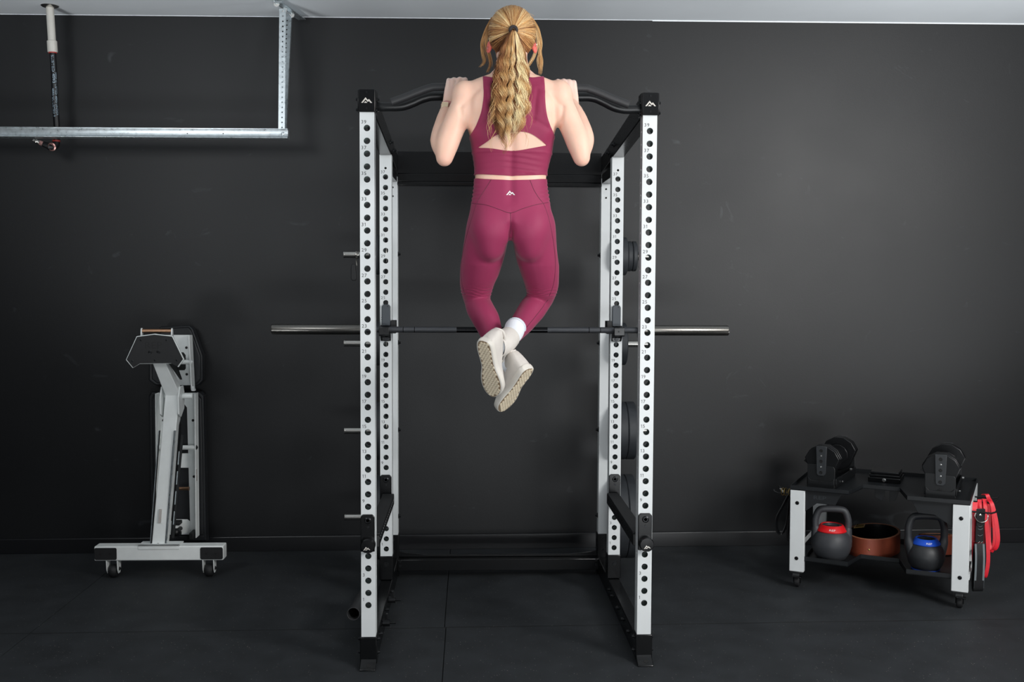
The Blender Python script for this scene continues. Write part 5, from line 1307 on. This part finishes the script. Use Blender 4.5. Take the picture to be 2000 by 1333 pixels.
# wristwatch on her left wrist
wc = V((-0.2377, -0.0950, 2.2160)); wd = V((.16, .45, .88)).normalized()
mb = MB(); u_, v_, d_ = basis(wd)
mb.lathe([(.0272, -.0085), (.0282, -.007), (.0282, .007), (.0272, .0085)], wc, wd, 32, cap=False); ws = mb.build('watch_strap', M['strap'], per, smooth=60)
wn = V((-.40, -.90, .12)); d_ = V((.16, .05, 1)).normalized(); wn = (wn-d_*wn.dot(d_)).normalized(); wx = wn.cross(d_)
cc = V((-0.2486, -0.1280, 2.2112))
mb = MB(); mb.prism(rrect(-.0155, .0155, -.0185, .0185, .006), -wn*.0095, cc+wn*.005, wx, d_); wk = mb.build('wristwatch', M['watch'], per, bevel=.0018)
mb = MB(); mb.prism(rrect(-.0132, .0132, -.0162, .0162, .0045), wn*.0008, cc+wn*.005, wx, d_); mb.build('watch_face', M['watch_face'], wk, smooth=0)
mb = MB(); mb.cyl(cc+wx*.0155+d_*.006, cc+wx*.018+d_*.006, .003, n=10); mb.build('crown', M['watch'], wk)
# small hoop in each ear
for q, px, py in ((-1, 953.5, 95), (1, 1046, 87)):
    e = V(PX(px, py, -.178)); mb = MB(); mb.tube([e+V((.004*math.cos(a)*q, -.006*math.cos(a), .0062*math.sin(a))) for a in [2*math.pi*k/16 for k in range(16)]], .0011, 6, closed=True); mb.build('earring', M['chrome'], per)

# ---------------- hair
def hair_mesh(name, strands, parent, n=3):
    mb = MB(); tones = []
    for P, r0, tone in strands:
        m = len(P); k0 = len(mb.v)
        mb.tube(P, [r0*(1 if i < m*.7 else max(.25, 1-(i-m*.7)/(m*.3)*.8)) for i in range(m)], n, cap=False)
        tones += [tone[i] if hasattr(tone, '__len__') else tone for i in range(m) for _ in range(n)]
    q = root_matrix(per).inverted(); mb.v = [tuple(q @ V(v)) for v in mb.v]
    me = bpy.data.meshes.new(name); me.from_pydata(mb.v, [], mb.f)
    a = me.attributes.new('tone', 'FLOAT', 'POINT'); a.data.foreach_set('value', tones)
    me.materials.append(M['hair']); me.shade_smooth(); return link(name, me, parent)
rng = random.Random(11)
SCX, SCY, SCZ = .0885, .108, .1015
TIE = V((0.0024, -0.2900, 2.4618))
def on_scalp(d, k=1.0): d = V(d).normalized(); return HC+V((d.x*SCX*k, d.y*SCY*k, d.z*SCZ*k))
tdir = TIE-HC; tdir = V((tdir.x/SCX, tdir.y/SCY, tdir.z/SCZ)).normalized()
# scalp: a cap of hair with a hairline
mb = MB(); n = 64; rows = 26; tones = []
grid = []
u_, v_, _ = basis(tdir)
for i in range(rows+1):
    t = i/rows; row = []
    for k in range(n):
        a = 2*math.pi*k/n; rad = u_*math.cos(a)+v_*math.sin(a)
        # how far the hairline is from the tie in this direction
        lim = R(118) if rad.z > .2 else R(118)-R(40)*min(1, max(0, (.2-rad.z)/.8))
        lim = min(lim, R(100)) if rad.z < -.35 else lim
        if rad.z < -.75: lim = R(58)
        th = .02+(lim-.02)*t
        d = tdir*math.cos(th)+rad*math.sin(th); row.append(on_scalp(d, .985+.006*math.sin(k*2.7)*t))
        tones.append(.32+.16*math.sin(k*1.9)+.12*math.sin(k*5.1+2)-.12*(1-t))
    grid.append(row)
mb.rings(grid, cap=False)
q = root_matrix(per).inverted(); mb.v = [tuple(q @ V(v)) for v in mb.v]
me = bpy.data.meshes.new('hair'); me.from_pydata(mb.v, [], mb.f); at = me.attributes.new('tone', 'FLOAT', 'POINT'); at.data.foreach_set('value', tones); me.materials.append(M['hair']); me.shade_smooth()
hair = link('hair', me, per)
# strands combed back over the scalp to the tie
st_ = []
ang_ = sorted(rng.uniform(0, 2*math.pi) for _ in range(110)); val_ = [min(1, max(0, rng.gauss(.52, .27))) for _ in ang_]
def lock_tone(a): return float(np.interp(a % (2*math.pi), ang_, val_))
for k in range(2000):
    a = 2*math.pi*(k+rng.random())/2000; rad = u_*math.cos(a)+v_*math.sin(a)
    lim = R(118) if rad.z > .2 else R(118)-R(40)*min(1, max(0, (.2-rad.z)/.8))
    if rad.z < -.35: lim = min(lim, R(100))
    if rad.z < -.75: lim = R(60)
    th1 = lim*rng.uniform(.55, 1.0); P = []; bend = rng.uniform(-.10, .10); lift = rng.uniform(.99, 1.018)
    for i in range(12):
        t = i/11; th = th1*(1-t)+.10*t; aa = a+bend*math.sin(t*math.pi); rad2 = u_*math.cos(aa)+v_*math.sin(aa)
        P.append(on_scalp(tdir*math.cos(th)+rad2*math.sin(th), lift+.012*math.sin(t*math.pi)))
    P[-1] = P[-1].lerp(TIE, .5)
    P = smooth_path(P, 2)
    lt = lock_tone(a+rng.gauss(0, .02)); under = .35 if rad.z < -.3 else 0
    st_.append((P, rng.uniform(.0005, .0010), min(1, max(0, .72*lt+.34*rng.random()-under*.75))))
o = hair_mesh('combed_strands', st_, hair); o['kind'] = 'stuff'
mb = MB(); td = (TIE-HC).normalized()
uu, vv, dd_ = basis(td)
mb.tube([TIE+td*.006+uu*(  .0115*math.cos(a))+vv*(.0115*math.sin(a)) for a in [2*math.pi*k/24 for k in range(24)]], .0062, 10, closed=True); mb.build('hair_tie', M['elastic'], per, smooth=60)
# ponytail: wavy locks
CX = [(0, 1003, 60, -.286), (.035, 1003, 60, -.312), (.07, 1002.5, 67, -.326), (.12, 1002, 84, -.322), (.25, 1001, 115, -.318), (.42, 999, 155, -.322), (.6, 997, 198, -.338), (.78, 994, 240, -.345), (1.0, 989, 300, -.335)]
HWD = [(0, .008), (.035, .011), (.07, .018), (.14, .036), (.27, .049), (.42, .059), (.58, .063), (.72, .066), (.84, .056), (.93, .036), (1, .018)]
def interp(T, t, j=1):
    for i in range(len(T)-1):
        if t <= T[i+1][0]:
            q = (t-T[i][0])/(T[i+1][0]-T[i][0]); return [a*(1-q)+b*q for a, b in zip(T[i][1:], T[i+1][1:])]
    return list(T[-1][1:])
CW = [(c[0],)+tuple(PX(c[1], c[2], c[3])) for c in CX]
pt = []
for L in range(46):
    lu = rng.uniform(-1, 1); lu = math.copysign(abs(lu)**.8, lu); ld = rng.uniform(0, 1); ph = rng.uniform(0, 6.28); kf = rng.uniform(6.2, 8.6); amp = rng.uniform(.0035, .0085); ph2 = rng.uniform(0, 6.28)
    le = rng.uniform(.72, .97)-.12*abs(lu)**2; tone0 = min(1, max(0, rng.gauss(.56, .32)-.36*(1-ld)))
    if rng.random() < .18: le = min(1.0, le+.08)
    for s_ in range(34):
        du = rng.gauss(0, .075); dd2 = rng.gauss(0, .11); end = le*rng.uniform(.93, 1.03); fr = rng.uniform(.8, 1.25); pp = ph+rng.gauss(0, .34); kk = kf*rng.gauss(1, .025)
        P = []; m = 46; tn = []
        for i in range(m):
            t = end*i/(m-1); cx_, cy_, cz_ = interp(CW, min(t, 1)); h = interp(HWD, min(1, t))[0]
            ramp = min(1, max(0, (t-.14)/.25)); w = amp*ramp*fr
            tip = max(0, (t/end-.8)/.2); spread = (lu+du)*(1-.25*tip)
            x = cx_+spread*h+w*math.sin(kk*2*math.pi*t+pp); y = cy_+.012-(ld+dd2)*.026*min(1, .35+t*2)-.8*w*math.cos(kk*2*math.pi*t+pp)
            y += .012*abs(spread)**2
            P.append(V((x, y, cz_+.003*math.sin(9*t+ph2))))
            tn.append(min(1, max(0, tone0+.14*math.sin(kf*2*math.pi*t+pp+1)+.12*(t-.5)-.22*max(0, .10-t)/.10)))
        pt.append((P, rng.uniform(.0005, .00105), tn))
o = hair_mesh('ponytail', pt, hair); o['kind'] = 'stuff'; o['label'] = 'wavy blonde ponytail'
# loose locks by the ears and flyaways
fl_ = []
def lock(pts, num, spread, r=.0006, tone=.6):
    W3 = [V(PX(*p)) for p in pts]
    for _ in range(num*3):
        o1 = V((rng.gauss(0, spread), rng.gauss(0, spread), 0)); f = rng.uniform(.75, 1.05); Q = smooth_path([p+o1*(.4+.8*i/len(W3))+V((rng.gauss(0, spread*.3), 0, 0)) for i, p in enumerate(W3)], 6)
        Q = Q[:max(8, int(len(Q)*min(1, f)))]; fl_.append((Q, r*rng.uniform(.6, 1.2), min(1, max(0, tone+rng.gauss(0, .16)))))
lock([(962,34,-.13), (950,56,-.125), (942,82,-.125), (943,104,-.13), (946,120,-.135), (938,131,-.14)], 26, .0034)
lock([(963,40,-.15), (953,62,-.135), (949,85,-.13), (955,108,-.13), (958,125,-.135), (952,142,-.14)], 24, .0036)
lock([(1038,34,-.13), (1050,56,-.125), (1056,82,-.125), (1055,104,-.13), (1057,122,-.135), (1055,146,-.14)], 22, .0036, tone=.66)
lock([(1036,40,-.15), (1047,62,-.135), (1050,85,-.13), (1043,108,-.13), (1036,122,-.14), (1031,130,-.15)], 20, .0036, tone=.66)
lock([(1052,76,-.13), (1054,100,-.13), (1050,118,-.13), (1053,138,-.135)], 6, .003, tone=.6)
for _ in range(46):
    a = rng.uniform(-1.2, 1.2); d = V((math.sin(a), rng.uniform(-.3, .3), math.cos(a))); p = on_scalp(d, 1.0); e = on_scalp(d, 1.0+rng.uniform(.02, .06))+V((rng.gauss(0, .006), rng.gauss(0, .006), -.006)); q = on_scalp(d+V((rng.gauss(0, .2), -.3, 0)), 1.01)
    fl_.append((smooth_path([p, e, q], 6), .0004, rng.uniform(.4, .8)))
for _ in range(50):
    t = rng.uniform(.35, .85); cx_, cy_, cz_ = interp(CW, t); h = interp(HWD, t)[0]; sg = rng.choice((-1, -1, 1)); p = V((cx_+sg*h*.8, cy_-.01, cz_)); k = rng.uniform(.008, .03)
    fl_.append((smooth_path([p, p+V((sg*k*.6, -.004, -.02)), p+V((sg*k, 0, -.045)), p+V((sg*k*.7, .002, -.075))], 6), .00045, rng.uniform(.4, .8)))
o = hair_mesh('loose_locks', fl_, hair); o['kind'] = 'stuff'
